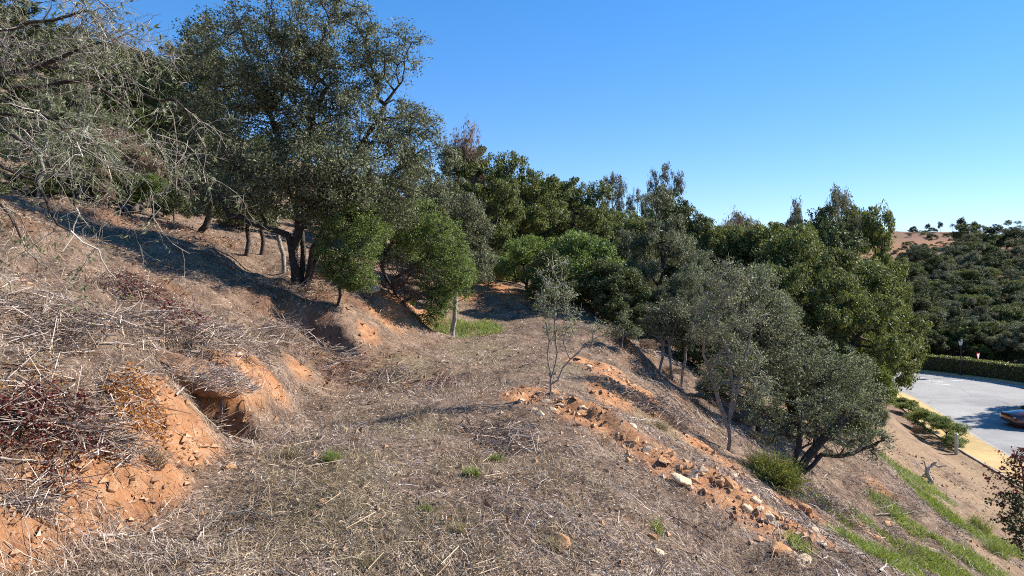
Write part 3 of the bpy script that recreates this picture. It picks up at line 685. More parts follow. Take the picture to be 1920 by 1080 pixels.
# sapling on the terrace edge
D5 = 11.1
h5 = onground(1030, D5, -.05)
hero('olive_sapling', 'thin young olive with sparse silvery leaves on the terrace edge', 'tree', None,
     [[h5, P(1033, 710, D5), P(1045, 660, D5), P(1040, 600, D5), P(1045, 540, D5)], [h5 + [.02, 0, .35], P(1028, 680, D5), P(1030, 640, D5), P(1020, 570, D5)], [h5 + [.03, 0, .3], P(1055, 690, D5), P(1085, 660, D5), P(1110, 645, D5)]],
     px_lobes([(1040, 510, 32, 35), (1060, 560, 30, 35), (1022, 575, 30, 35), (1075, 600, 22, 28), (1045, 625, 32, 25), (1030, 545, 25, 25)], D5) + px_lobes([(1120, 625, 18, 25)], D5), M['grey_olive_leaf'], M['grey_bark'], 95, 22, .13, .05, .014, .013, 207, tw=3, tw_mat=M['twig_grey'], tw_r=.003, shell=.15, step=.2, uplean=.2)
hero('shrub', 'low silvery sprig growing behind the sapling', 'shrub', None, [[onground(1165, 19), P(1168, 620, 19), P(1172, 610, 19)]], px_lobes([(1170, 605, 18, 24), (1150, 620, 14, 12), (1190, 625, 14, 12)], 19), M['grey_olive_leaf'], M['grey_bark'], 50, 30, .16, .07, .02, .02, 208, shell=.2, parts=('stem', 'foliage'), step=.2)

# half-bare olive on the slope
D6 = 14.5
h6 = onground(1364, D6)
hero('olive_tree', 'half-bare olive with a pale bleached trunk and grey twigs on the slope', 'tree', None,
     [[h6, P(1366, 790, D6), P(1376, 730, D6), P(1365, 660, D6), P(1345, 580, D6)], [h6 + [.02, 0, .7], P(1385, 720, D6), P(1400, 660, D6), P(1410, 600, D6)], [h6 + [0, 0, .6], P(1350, 760, D6), P(1330, 690, D6), P(1320, 640, D6)]],
     px_lobes([(1350, 550, 50, 45), (1390, 600, 50, 45), (1340, 630, 45, 45), (1400, 670, 45, 40), (1360, 690, 40, 35), (1325, 690, 30, 40), (1370, 520, 40, 35), (1310, 600, 35, 45), (1420, 720, 35, 40), (1390, 740, 30, 30)], D6), M['grey_olive_leaf'], M['grey_bark'], 270, 34, .19, .055, .019, .045, 209, tw=4, tw_mat=M['twig_grey'], tw_r=.005, shell=.2, step=.35)
D7 = 19.5
hero('olive_tree', 'grey-green olive behind the half-bare olive', 'tree', None, [[onground(1420, D7), P(1425, 740, D7), P(1430, 650, D7), P(1420, 590, D7)]],
     px_lobes([(1400, 560, 60, 50), (1450, 620, 55, 55), (1400, 670, 55, 60), (1460, 700, 50, 50), (1350, 600, 45, 60)], D7), M['olive_leaf'], M['bark'], 420, 46, .24, .072, .03, .09, 210, tw=2, shell=.35)
D8 = 20.
hero('olive_tree', 'low bushy olive with several thin stems at the gully', 'tree', None,
     [[onground(1235, D8), P(1243, 670, D8), P(1248, 630, D8)], [onground(1262, D8), P(1256, 660, D8), P(1262, 620, D8)], [onground(1280, D8), P(1285, 660, D8), P(1280, 620, D8)]],
     px_lobes([(1235, 590, 32, 30), (1270, 590, 38, 32), (1300, 610, 30, 35), (1230, 620, 25, 22), (1280, 635, 30, 20)], D8), M['olive_leaf'], M['grey_bark'], 220, 48, .22, .068, .027, .045, 211, tw=1, shell=.35, step=.3)

# leaning olive above the road
D9 = 13.4
h9 = onground(1486, D9)
hero('olive_tree', 'leaning olive with a dark forked trunk low on the slope', 'tree', None,
     [[h9, P(1497, 880, D9), P(1520, 850, D9), P(1570, 800, D9 + .1), P(1610, 770, D9 + .2)], [h9 + [.03, 0, .2], P(1490, 860, D9), P(1500, 825, D9), P(1505, 760, D9 + .2)], [h9 + [.2, 0, .35], P(1540, 852, D9), P(1600, 850, D9), P(1640, 835, D9)]],
     px_lobes([(1490, 765, 55, 40, .3), (1440, 800, 42, 40, .4), (1555, 765, 50, 38, .3), (1600, 800, 55, 42), (1640, 830, 36, 34), (1565, 825, 50, 30, -.2), (1500, 805, 45, 25, .2)], D9), M['grey_olive_leaf'], M['bark'], 230, 44, .15, .048, .018, [.085, .06, .045], 212, tw=3, shell=.55, step=.3)
hero('olive_tree', 'slender silvery olive rising behind the leaning olive', 'tree', None, [[onground(1530, 20), P(1535, 760, 20), P(1545, 690, 20)]],
     px_lobes([(1540, 670, 55, 45), (1590, 690, 50, 45), (1500, 700, 45, 50), (1560, 740, 60, 50), (1620, 740, 40, 45)], 20), M['grey_olive_leaf'], M['bark'], 340, 44, .2, .062, .022, .07, 213, tw=2, shell=.35)

# round bush of thin stems
h10 = hit(1448, 908) - np.array([0, 0, .05])
g = np.random.default_rng(214); n = 1500
e = tag(empty('broom_bush', h10), 'small rounded yellow-green bush of fine stems by the leaning olive', 'shrub')
d = unit(g.normal(size=(n, 3)) * [.85, .75, .6] + [-.12, 0, .75]); d[:, 2] = np.abs(d[:, 2]); Ls = .55 * (.7 + .5 * g.random(n))
s0 = g.normal(size=(n, 3)) * [.07, .07, .02]; mid = s0 + d * (Ls * .55)[:, None]; tip = mid + unit(d + g.normal(size=(n, 3)) * .35 + [0, 0, .1]) * (Ls * .6)[:, None]
v, f = cat_faces([tubes(s0, mid, np.full(n, .0045), np.full(n, .004), 3), tubes(mid, tip, np.full(n, .0045), np.full(n, .002), 3)])
link('stem', np_mesh('broom_stems', v, f, M['broom']), e)
k = 5; mm = np.repeat(mid, k, 0) + np.repeat(tip - mid, k, 0) * g.random((n * k, 1)); v, f = leaf_quads(mm, unit(g.normal(size=mm.shape)), unit(g.normal(size=mm.shape) + [0, 0, .5]), .05 * (.6 + g.random(n * k)), np.full(n * k, .012)); link('foliage', np_mesh('broom_leaves', v, f, M['broom']), e)

# ---- copies further back
S = plant
S('olive', 825, 300, 24.5, 130, 'grey-green olive right of the big tree, above the bright bush', v=0)
S('bare', 868, 205, 31, 110, 'thin dark-limbed oak rising above the skyline right of the big tree', v=0)
S('oak', 900, 262, 32, 130, 'oak with bare dark upper limbs on the skyline right of the big tree', v=0)
S('olive', 865, 395, 25.5, 110, 'rounded olive behind the large bright green bush', v=1)
S('dark_oak', 790, 290, 33, 150, 'dark oak showing right behind the big tree crown', v=1)
S('oak', 975, 292, 37, 200, 'broad rounded oak on the skyline with dark limbs showing', v=1)
S('oak', 1075, 322, 42, 150, 'oak with flat spreading top right of the broad skyline oak', v=2)
S('dark_oak', 920, 300, 44, 160, 'dark oak filling the gap behind the broad skyline oak', v=0)
S('oak', 1020, 340, 50, 180, 'distant oak showing between two skyline oaks', v=0)
S('green_shrub', 985, 425, 27.5, 130, 'mid green shrub above the bare earth at the terrace end', v=0)
S('green_shrub', 1090, 400, 26.5, 170, 'wide mid green shrub behind the sapling', v=1)
S('dark_shrub', 1040, 450, 24.8, 110, 'dark low shrub between the sapling and the terrace end', v=0)
S('dark_shrub', 1150, 470, 25, 150, 'dark shrub shading the head of the gully', v=1)
S('green_shrub', 930, 470, 29, 80, 'small green shrub beside the terrace end', v=0)
S('olive', 1240, 372, 28, 190, 'dark grey olive with upright stems in the middle of the slope', v=0, depth=.8)
S('olive', 1180, 420, 31, 130, 'olive behind the dark grey olive, left side', v=1)
S('gum', 1148, 332, 60, 85, 'slim eucalyptus with grey-green top, left of the pair on the skyline', v=0)
S('gum', 1247, 321, 62, 90, 'slim eucalyptus with brownish top, right of the pair on the skyline', v=1)
S('gum', 1195, 365, 60, 60, 'small eucalyptus between the two slim skyline ones', v=1)
S('dark_oak', 1300, 375, 38, 150, 'dark rounded oak just right of the eucalyptus pair', v=1)
S('bare', 1378, 376, 42, 110, 'thin-crowned oak with bare limbs against the sky', v=0)
S('oak', 1345, 410, 37, 140, 'oak with yellow-green top under the thin-crowned oak', v=2)
S('grey_olive', 1310, 470, 26, 150, 'grey olive on the slope right of the dark grey olive', v=0)
S('olive', 1290, 520, 24.5, 120, 'small grey olive above the low bushy olive', v=0)
S('oak', 1440, 405, 36, 150, 'yellow-green oak in the row above the half-bare olive', v=0)
S('oak', 1510, 412, 34, 160, 'dense oak left of the big oak by the road', v=1)
S('grey_olive', 1420, 480, 27, 160, 'grey olive in front of the yellow-green oak', v=1)
S('oak', 1500, 480, 29, 180, 'oak in the middle of the right-hand thicket', v=2)
S('oak', 1590, 432, 37, 190, 'big spreading oak with dark curved limbs left of the road', v=1)
S('oak', 1650, 500, 37, 110, 'oak whose right edge overhangs the end of the road', v=0)
S('oak', 1590, 530, 29, 190, 'oak low in the thicket in front of the big spreading oak', v=0)
S('dark_oak', 1625, 590, 31.5, 100, 'dark leafy oak at the edge of the slope above the road', v=0)
S('green_shrub', 1640, 630, 30, 80, 'brighter green bush at the foot of the thicket near the road', v=1)
S('olive', 1500, 600, 21.5, 150, 'olive low in the thicket above the leaning olive', v=1)
S('olive', 1615, 700, 24, 90, 'grey-green olive at the lower end of the thicket', v=0)
S('dark_shrub', 1560, 640, 23, 120, 'dark undergrowth shrub below the thicket oaks', v=0)
S('gum', 1575, 362, 58, 110, 'loose-crowned eucalyptus on the skyline, left half of a pair', v=0)
S('oak', 1612, 368, 60, 90, 'dark round-topped tree beside the loose-crowned eucalyptus', v=2)
S('gum', 1494, 390, 58, 70, 'short eucalyptus showing above the dense oak', v=1)
S('dark_oak', 1540, 405, 55, 90, 'dark tree between short and loose-crowned eucalyptus', v=1)
S('oak', 1455, 405, 52, 110, 'skyline oak behind the yellow-green oak', v=0)
S('oak', 1150, 395, 46, 150, 'oak under the grey-green slim eucalyptus', v=2)
S('oak', 1220, 400, 46, 140, 'oak under the brownish slim eucalyptus', v=0)

# left upper slope
S('dark_oak', 285, 75, 40, 140, 'dense oak on the upper left skyline', v=0)
S('oak', 230, 110, 42, 120, 'oak at the left end of the upper left skyline', v=2)
S('dark_oak', 340, 95, 34, 130, 'dark oak between skyline oak and big tree', v=1)
S('oak', 270, 200, 32, 150, 'olive-green oak below the upper left skyline', v=0)
S('grey_olive', 70, 175, 18, 190, 'grey-green olive behind the overhanging bare branches', v=0)
S('grey_olive', 150, 200, 22, 150, 'pale olive on the left slope beside the overhanging branches', v=1)
S('brown_shrub', 215, 215, 25, 150, 'tall dry brown scrub on the left slope', v=0)
S('brown_shrub', 275, 260, 24.5, 110, 'dry brown scrub at the edge of the dark oak', v=0, rot=2)
S('fresh_shrub', 192, 275, 23.5, 60, 'small yellow-green shrub on the left slope', v=0)
S('dark_shrub', 165, 310, 22.8, 80, 'dark green shrub at the top of the cleared slope', v=0)
S('dark_shrub', 225, 320, 22.5, 70, 'dark shrub under the yellow-green shrub', v=1)
S('green_shrub', 285, 310, 23, 90, 'grey-green shrub beside the dark oak', v=1)
S('dark_shrub', 325, 330, 22.3, 70, 'dark shrub under the leaning dark oak', v=0, rot=1)
S('brown_shrub', 200, 335, 21.8, 50, 'rusty little shrub at the top of the cleared slope', v=0, rot=4)
S('dark_oak', 30, 120, 24, 190, 'dark oak at the far left behind bare branches', v=0)
S('olive', 120, 130, 28, 160, 'olive high on the left slope', v=1)
S('dark_shrub', 100, 320, 19, 90, 'dark shrub at the left end of the cleared slope', v=1)
S('dark_oak', 480, 250, 30, 180, 'dark oak hidden behind the big tree', v=1)
S('olive', 620, 330, 27, 170, 'olive showing between stems of the big tree', v=0)
S('dark_shrub', 455, 385, 25, 100, 'dark shrub seen under the crown of the big tree', v=0)
S('dark_oak', 720, 320, 30, 170, 'dark oak behind the right side of the big tree', v=0)

# beyond the road: far hill
for k, (px, top, D, w, kind, lab) in enumerate((
        (1712, 417, 148, 22, 'dark_shrub', 'round dark bush on the bare top of the far hill'), (1740, 413, 150, 16, 'pine', 'small thin tree left of three on the far hilltop'), (1763, 409, 150, 14, 'pine', 'slim lone tree on the far hilltop'),
        (1786, 412, 149, 16, 'bare', 'thin bare tree left of the tallest hilltop tree'), (1802, 401, 149, 26, 'pine', 'tallest round-headed tree on the far hilltop'), (1827, 409, 150, 26, 'pine', 'umbrella-shaped tree right of the tallest hilltop tree'),
        (1848, 418, 150, 16, 'pine', 'small tree right of the umbrella-shaped one on the hilltop'), (1865, 419, 152, 9, 'bare', 'spindly little tree on the far hilltop'), (1884, 422, 150, 26, 'pine', 'first of the clustered trees at the right end of the hilltop'), (1902, 425, 150, 24, 'pine', 'second of the clustered trees at the right end of the hilltop'), (1672, 420, 148, 26, 'bare', 'leafless bush at the left end of the far hilltop'), (1748, 432, 138, 26, 'dark_shrub', 'dark shrub just below the hilltop crest'),
        (1918, 432, 148, 20, 'dark_shrub', 'bush cut by the right edge on the hilltop'))):
    S(kind, px, top + 5, D, w * .85, lab, 'trees along the far hilltop', v=k)
g = np.random.default_rng(77)
FAR = [(1800, 448, 128, 90), (1850, 455, 126, 80), (1770, 470, 124, 70), (1830, 480, 118, 90), (1890, 478, 116, 90), (1925, 470, 118, 80), (1790, 500, 104, 90), (1860, 505, 104, 100), (1915, 515, 100, 90), (1760, 520, 96, 80), (1820, 530, 96, 90), (1880, 540, 92, 90), (1930, 550, 90, 80), (1745, 545, 90, 70), (1790, 565, 88, 80), (1850, 575, 86, 90), (1900, 590, 84, 80)]
g = np.random.default_rng(79)
for k in range(64):
    px = 1655 + 160 * g.random(); py = 434 + 75 * g.random(); w = 7 + 11 * g.random()
    S(('dark_shrub', 'brown_shrub', 'green_shrub')[k % 3], px, py - w * .6, 0, w, 'small scrub bush on the bare red-brown top of the far hill', 'scrub on the far hilltop', v=k, base=py)
g = np.random.default_rng(78); FAR = []
for by in range(468, 690, 19):
    for bx in range(1700, 1990, 46):
        px = bx + g.normal() * 12 + (by % 30) * .8; py = by + g.normal() * 5
        if px < 1775 - max(0, py - 485) * 3: continue
        FAR.append((px, py, 44 + 18 * g.random() + (py - 460) * .12))
for k, (px, py, w) in enumerate(FAR):
    S(('oak', 'dark_oak', 'olive')[k % 3], px, py - w * .95, 0, w * 1.15, 'rounded tree in the wood covering the near side of the far hill', 'trees of the wood on the far hillside', v=k, base=py)
for k, (px, py, w) in enumerate(((-30, 372, 90), (40, 366, 80), (95, 372, 70), (140, 368, 80), (185, 376, 60), (225, 382, 70), (262, 385, 60), (300, 392, 70), (340, 398, 60), (375, 402, 70), (430, 412, 60), (480, 415, 70), (520, 420, 60), (600, 425, 70), (70, 340, 90), (160, 340, 90), (250, 350, 90), (320, 360, 90))):
    S('dark_shrub', px, py - w * .62, 0, w, 'dark low shrub in the undergrowth along the top of the cleared slope', 'undergrowth along the cleared slope', v=k, base=py)
for k, (px, D) in enumerate(((-60, 44), (20, 50), (110, 48), (190, 52), (-180, 46), (-120, 36), (60, 40), (-300, 50), (150, 62), (260, 60))):
    x_ = (px - CX) / F * D; S('dark_oak', px, CY - (float(H(x_, D)) + 5.5) * F / D, D, 200, 'oak on the crest of the hill at the upper left', 'oaks on the upper left crest', v=k)
for k in range(26):        # scrub filling the slope above the clearing
    px = 330 * g.random(); py = 200 + 170 * g.random(); D = 21 + (370 - py) * .12
    S(('dark_shrub', 'brown_shrub', 'green_shrub', 'olive', 'grey_olive')[k % 5], px, py - 40, D, 80 + 50 * g.random(), 'scrub bush in the dense growth above the cleared left slope', 'scrub above the cleared slope', v=k)
for k, (px, top, D, w, kind) in enumerate(((905, 480, 30, 110, 'green_shrub'), (950, 465, 33, 120, 'dark_shrub'), (1000, 470, 31, 120, 'olive'), (1055, 480, 28, 110, 'dark_shrub'), (1110, 505, 26, 110, 'dark_shrub'), (1150, 520, 25, 100, 'olive'), (1195, 520, 27, 110, 'dark_shrub'), (1230, 530, 25, 100, 'olive'), (1270, 540, 26, 110, 'green_shrub'), (1320, 560, 24, 110, 'olive'), (1345, 620, 23, 100, 'dark_shrub'), (1400, 640, 22.5, 110, 'olive'), (1455, 660, 22, 110, 'green_shrub'), (1200, 560, 23.5, 80, 'dark_shrub'), (1160, 555, 24, 60, 'dark_shrub'), (1075, 520, 27, 80, 'dark_shrub'), (1300, 600, 23, 80, 'dark_shrub'), (1350, 690, 21, 80, 'dark_shrub'), (1500, 700, 21, 100, 'dark_shrub'), (1560, 720, 24, 110, 'olive'), (1600, 740, 25, 80, 'green_shrub'), (1640, 740, 30, 60, 'grey_olive'), (880, 440, 30, 100, 'olive'), (845, 420, 28, 100, 'olive'))):
    S(kind, px, top, D, w, 'bushy undergrowth filling the space under the trees of the slope', 'undergrowth below the slope trees', v=k)
for k, (px, py, w, h_) in enumerate(((1215, 660, 60, 26), (1260, 710, 60, 26), (1310, 760, 60, 26), (1180, 640, 50, 20), (1330, 730, 60, 30), (1290, 680, 60, 26), (1120, 590, 50, 20), (1390, 800, 50, 24), (1420, 830, 50, 20))):
    S('brown_shrub', px, py - h_, 0, w, 'low dry brown brush in the shaded gully', 'dry brush in the gully', v=k, base=py, rot=k)
for k in range(30):        # wood behind the nearer trees of the slope
    px = 820 + 760 * g.random(); D = 40 + 28 * g.random(); top = np.interp(px, [820, 960, 1100, 1300, 1500, 1650], [300, 335, 370, 410, 435, 450]) + 20 * g.random()
    S(('oak', 'dark_oak', 'olive')[k % 3], px, top, D, 130 + 50 * g.random(), 'tree in the wood behind the nearer trees of the slope', 'wood behind the slope trees', v=k)
for px, top, D, w, kind, lab in ((1775, 575, 76, 80, 'grey_olive', 'grey-green tree behind the left end of the hedge'), (1810, 600, 72, 70, 'grey_olive', 'grey-green tree behind the street lamp'), (1865, 610, 70, 90, 'oak', 'dark green oak behind the road sign'), (1915, 600, 70, 80, 'oak', 'oak behind the hedge cut by the right edge'), (1735, 600, 72, 80, 'olive', 'olive behind the far end of the road'), (1840, 640, 67, 50, 'green_shrub', 'green bush right behind the hedge beside the sign'), (1890, 645, 66, 60, 'dark_shrub', 'dark bush right behind the hedge near the right edge'), (1725, 640, 69, 60, 'dark_shrub', 'dark bush at the bend of the road behind the hedge')):
    S(kind, px, top, D, w, lab, v=int(px))
S('oak', 2150, 440, 46.5, 200, 'tall oak beyond the right edge whose shadow falls on the road', v=1)

# bushes along the pavement
S('fresh_shrub', 1688, 742, 47, 45, 'bush hiding the far end of the pavement', 'bushes along the pavement', rot=2)
S('fresh_shrub', 1705, 748, 44, 55, 'pale yellow-green bush at the far end of the pavement row', 'bushes along the pavement')
S('fresh_shrub', 1735, 762, 40, 75, 'yellow-green bush in the middle of the pavement row', 'bushes along the pavement', rot=1)
S('green_shrub', 1772, 772, 37.5, 90, 'dark glossy bush at the near end of the pavement row', 'bushes along the pavement')
S('green_shrub', 1785, 812, 35.8, 40, 'low clump in front of the dark glossy bush', 'bushes along the pavement', rot=3)
S('brown_shrub', 1722, 795, 37.5, 25, 'small reddish dry shrub beside the pavement bushes')

# ---- bare branches overhanging from the left
rng = np.random.default_rng(301)
tb = np.array([-5.3, 5.0, 0.]); tb[2] = float(H(tb[0], tb[1])) - .1
e = tag(empty('olive_tree', tb), 'olive with grey, almost leafless drooping branches overhanging from the left edge', 'tree')
segs = []; tips = []
def walk(p, d, L, r, n, droop, wig):
    pts = [p]; d = np.array(d, float)
    for i in range(n):
        d = unit(d + rng.normal(size=3) * wig + np.array([0, 0, -droop])); p = p + d * (L / n); pts.append(p)
    rr = r * np.linspace(1, .45, n + 1)
    for i in range(n): segs.append((pts[i], pts[i + 1], rr[i], rr[i + 1]))
    return pts, rr
def sprout(pts, rr, level, dens=1.):
    if level == 3: return
    n = int((13, 6, 4)[level] * (dens if level == 0 else 1)); L0 = (.62, .30, .15)[level]
    for k in range(n):
        t = rng.random() * (len(pts) - 1.01) if level else (.25 + .75 * rng.random()) * (len(pts) - 1.01)
        i = int(t); p = pts[i] + (pts[i + 1] - pts[i]) * (t - i); d0 = unit(pts[i + 1] - pts[i])
        d = unit(d0 * .7 + rng.normal(size=3) * .75)
        q, r2 = walk(p, d, L0 * (.5 + .9 * rng.random()), max(.0016, min(rr[i] * .6, (.0052, .0029, .0019)[level])), (6, 4, 3)[level], (.10, .07, .04)[level], (.28, .3, .3)[level])
        if level >= 1: tips.append((q[-1], unit(q[-1] - q[-2]))); tips.append((q[-2], unit(q[-1] - q[-2])))
        sprout(q, r2, level + 1)
top = P(-260, 150, 5.0)
tp, trr = [tb, tb + [.1, 0, .7], tb + [.0, .1, 1.4], top], [.13, .11, .1, .08]
for i in range(3): segs.append((np.array(tp[i]), np.array(tp[i + 1]), trr[i], trr[i + 1]))
BR = [[(-260, 150, 5.0), (0, 142, 5.0), (70, 128, 5.1), (150, 95, 5.1), (240, 60, 5.2)],
      [(-260, 150, 5.0), (-60, 60, 4.8), (60, 40, 4.8), (160, 20, 4.9), (200, 35, 5)],
      [(-260, 150, 5.0), (40, 165, 5.2), (160, 150, 5.3), (240, 200, 5.4), (290, 255, 5.4), (310, 300, 5.4)],
      [(-200, 200, 5.0), (20, 250, 4.7), (90, 300, 4.7), (130, 350, 4.7), (145, 400, 4.7), (120, 470, 4.6)],
      [(-260, 150, 5.0), (60, 120, 5.6), (200, 150, 5.7), (285, 186, 5.7), (330, 188, 5.7), (365, 238, 5.7), (384, 275, 5.7), (386, 340, 5.7)],
      [(-260, 150, 5.0), (-20, 300, 4.6), (60, 340, 4.6), (110, 420, 4.6), (180, 470, 4.6), (215, 520, 4.6)],
      [(-260, 150, 5.0), (-40, -20, 5), (80, -40, 5), (180, -10, 5), (215, 30, 5)],
      [(-260, 150, 5.0), (0, 210, 5.3), (120, 230, 5.3), (200, 290, 5.3), (270, 330, 5.3)],
      [(-260, 150, 5.0), (-60, 330, 4.8), (20, 400, 4.8), (50, 470, 4.8), (90, 500, 4.8)],
      [(-260, 150, 5.0), (-40, 90, 5.6), (80, 80, 5.7), (190, 100, 5.8), (250, 120, 5.8)],
      [(-260, 150, 5.0), (-40, 180, 4.6), (80, 210, 4.6), (150, 270, 4.6), (160, 330, 4.6)]]
for k, b in enumerate(BR):
    pts = [P(*q) for q in b]; fine = [pts[0]]
    for a, c in zip(pts[:-1], pts[1:]):
        for t in (1 / 3, 2 / 3, 1): fine.append(a + (c - a) * t + rng.normal(size=3) * .012)
    r0 = (.030, .02, .022, .016, .017, .014, .016, .015, .013, .016, .015)[k]; rr = np.linspace(r0, .004, len(fine))
    for i in range(len(fine) - 1): segs.append((fine[i], fine[i + 1], rr[i], rr[i + 1]))
    sprout(fine, rr, 0, .16 if k in (3, 5, 8) else (.45 if k in (2, 4, 7) else .95))
big = [s for s in segs if s[2] > .0075]; small = [s for s in segs if s[2] <= .0075]
for nm, ss, k, mt in (('trunk', big, 6, M['bark']), ('twigs', small, 3, M['twig_grey'])):
    v, f = tubes(np.array([s[0] for s in ss]), np.array([s[1] for s in ss]), np.array([s[2] for s in ss]), np.array([s[3] for s in ss]), k); link(nm, np_mesh('overhang_' + nm, v - tb, f, mt, True), e)
tp_ = np.array([t[0] for t in tips]); td = np.array([t[1] for t in tips]); kx = rng.random(len(tp_)) < .26; tp_, td = np.repeat(tp_[kx], 3, 0), np.repeat(td[kx], 3, 0)
ax = unit(td + rng.normal(size=td.shape) * .6); v, f = leaf_quads(tp_ + ax * .02, unit(rng.normal(size=td.shape) + [0, 0, .4]), ax, .045 * (.7 + .6 * rng.random(len(td))), .011 * (.8 + .5 * rng.random(len(td))))
link('crown', np_mesh('overhang_leaves', v - tb, f, M['grey_olive_leaf']), e)

# ---- red-leaved bush at the right edge
D11 = 12.5
rng = np.random.default_rng(302); rb_ = onground(1945, D11)
e = tag(empty('red_bush', rb_), 'bush with dark red and green leaves at the right edge', 'shrub')
lob = px_lobes([(1920, 960, 60, 45), (1895, 935, 38, 40), (1940, 890, 45, 60), (1955, 1020, 60, 60), (1905, 985, 40, 28)], D11)
cl, od = lobe_points(rng, lob, 170, .2); cl2, od2 = lobe_points(rng, px_lobes([(1900, 860, 30, 40), (1935, 850, 30, 45), (1880, 895, 30, 35), (1875, 935, 26, 30), (1925, 900, 40, 45), (1908, 830, 8, 18)], D11), 70, .2)
p0, p1, r0, r1 = grow(rng, [rb_, rb_ + [0, 0, .8], P(1935, 940, D11), P(1915, 870, D11)], np.concatenate([cl, cl2]), .03, step=.2, tip=.003); v, f = tubes(p0, p1, r0, r1, 4); link('stem', np_mesh('red_bush_stem', v - rb_, f, M['dark_stick'], True), e)
v, f = foliage(rng, cl, od, 20, .12, .055, .032); link('foliage', np_mesh('red_bush_green', v - rb_, f, M['dark_leaf']), e)
v, f = foliage(rng, np.concatenate([cl2, cl[:60]]), np.concatenate([od2, od[:60]]), 9, .09, .05, .036); tag(link('foliage', np_mesh('red_bush_red', v - rb_, f, M['red_leaf']), e), 'dark red leaves')
# ------------------------------------------------------------------ hedge, lamp, sign, post, car
hp = resample(densify([(45.2, 25), (43.6, 38), (42.6, 48), (41.4, 54.8), (39.1, 58.8), (35.8, 62.8), (31.7, 67.8), (26, 74.5)], 1.0), 120)
hz = ROAD_Z + .0
rng = np.random.default_rng(401)
hb = np.array([hp[60][0], hp[60][1], hz])
e = tag(empty('hedge', hb), 'long clipped green hedge on the far side of the road', 'hedge')
tl, tr = offset(hp, .42), offset(hp, -.42)
hv = strip('hedge_core', tl, tr, hz + 1.32, M['bark'], 1.45); link('branches', hv, e, loc=-hb)
n = 36000; t = rng.random(n) * (len(hp) - 1.001); i = t.astype(int); u = (t - i)[:, None]
c = hp[i] * (1 - u) + hp[i + 1] * u; tg = unit(hp[i + 1] - hp[i]); nn = np.stack([-tg[:, 1], tg[:, 0]], 1)
side = rng.random(n); wob = fbm(c[:, 0] * 1.4, c[:, 1] * 1.4, 12, 3) * .12
sgn = np.where(side < .45, 1., np.where(side < .62, -1., 0.)); off = np.where(sgn != 0, sgn * (.48 + rng.normal(size=n) * .05 + wob * .5), (rng.random(n) - .5) * .98)
zz = np.where(sgn != 0, rng.random(n) * 1.42, 1.40 + rng.normal(size=n) * .045 + wob)
pos = np.c_[c + nn * off[:, None], hz + zz]; od = np.c_[nn * sgn[:, None], np.where(sgn == 0, 1., .15)]
v, f = leaf_quads(pos, unit(rng.normal(size=(n, 3)) * .8 + od), unit(rng.normal(size=(n, 3))), .125 * (.6 + .8 * rng.random(n)), .07 * (.7 + .6 * rng.random(n)))
link('foliage', np_mesh('hedge_foliage', v - hb, f, M['hedge_leaf']), e)

M['iron'] = plain_mat('iron', (.02, .02, .022), .45, .3)
M['lamp_glass'] = plain_mat('lamp_glass', (.75, .76, .76), .25)
M['white_paint'] = plain_mat('white_paint', (.8, .8, .8), .5)
M['red_paint'] = plain_mat('red_paint', (.55, .02, .03), .5)
M['steel'] = plain_mat('steel', (.38, .40, .38), .5, .3)

def lathe(prof, k=12):
    a = np.arange(k) * 2 * np.pi / k; v = np.concatenate([np.c_[r * np.cos(a), r * np.sin(a), np.full(k, z)] for r, z in prof])
    f = [[i * k + j, i * k + (j + 1) % k, (i + 1) * k + (j + 1) % k, (i + 1) * k + j] for i in range(len(prof) - 1) for j in range(k)]
    return v, np.array(f)

lx, ly = 38.15, 58.05
e = tag(empty('street_lamp', (lx, ly, ROAD_Z + .1)), 'black street lamp with a white lantern in front of the hedge', 'street lamp')
v, f = lathe([(.13, 0), (.13, .12), (.09, .18), (.09, .5), (.06, .56), (.045, .7), (.04, 2.35), (.06, 2.38), (.035, 2.45), (.03, 2.55)]); link('post', np_mesh('lamp_post', v, f, M['iron'], False), e)
v, f = lathe([(.03, 2.55), (.11, 2.56), (.19, 2.9), (.19, 2.91)], 6); link('lantern', np_mesh('lamp_lantern', v, f, M['lamp_glass']), e)
v, f = lathe([(.22, 2.9), (.22, 2.93), (.1, 3.06), (.03, 3.1), (.02, 3.2), (.0, 3.21)], 6); link('cap', np_mesh('lamp_cap', v, f, M['iron']), e)
a = np.arange(6) * np.pi / 3
v, f = tubes(np.c_[.115 * np.cos(a), .115 * np.sin(a), np.full(6, 2.56)], np.c_[.195 * np.cos(a), .195 * np.sin(a), np.full(6, 2.91)], np.full(6, .009), np.full(6, .009), 4); link('frame', np_mesh('lamp_frame', v, f, M['iron']), e)

def prism(pts, y0, y1):
    n = len(pts); bm = bmesh.new()
    a = [bm.verts.new((x, y0, z)) for x, z in pts]; b = [bm.verts.new((x, y1, z)) for x, z in pts]
    bm.faces.new(a); bm.faces.new(b[::-1])
    for i in range(n): bm.faces.new((a[i], b[i], b[(i + 1) % n], a[(i + 1) % n]))
    bmesh.ops.recalc_face_normals(bm, faces=bm.faces); return bm

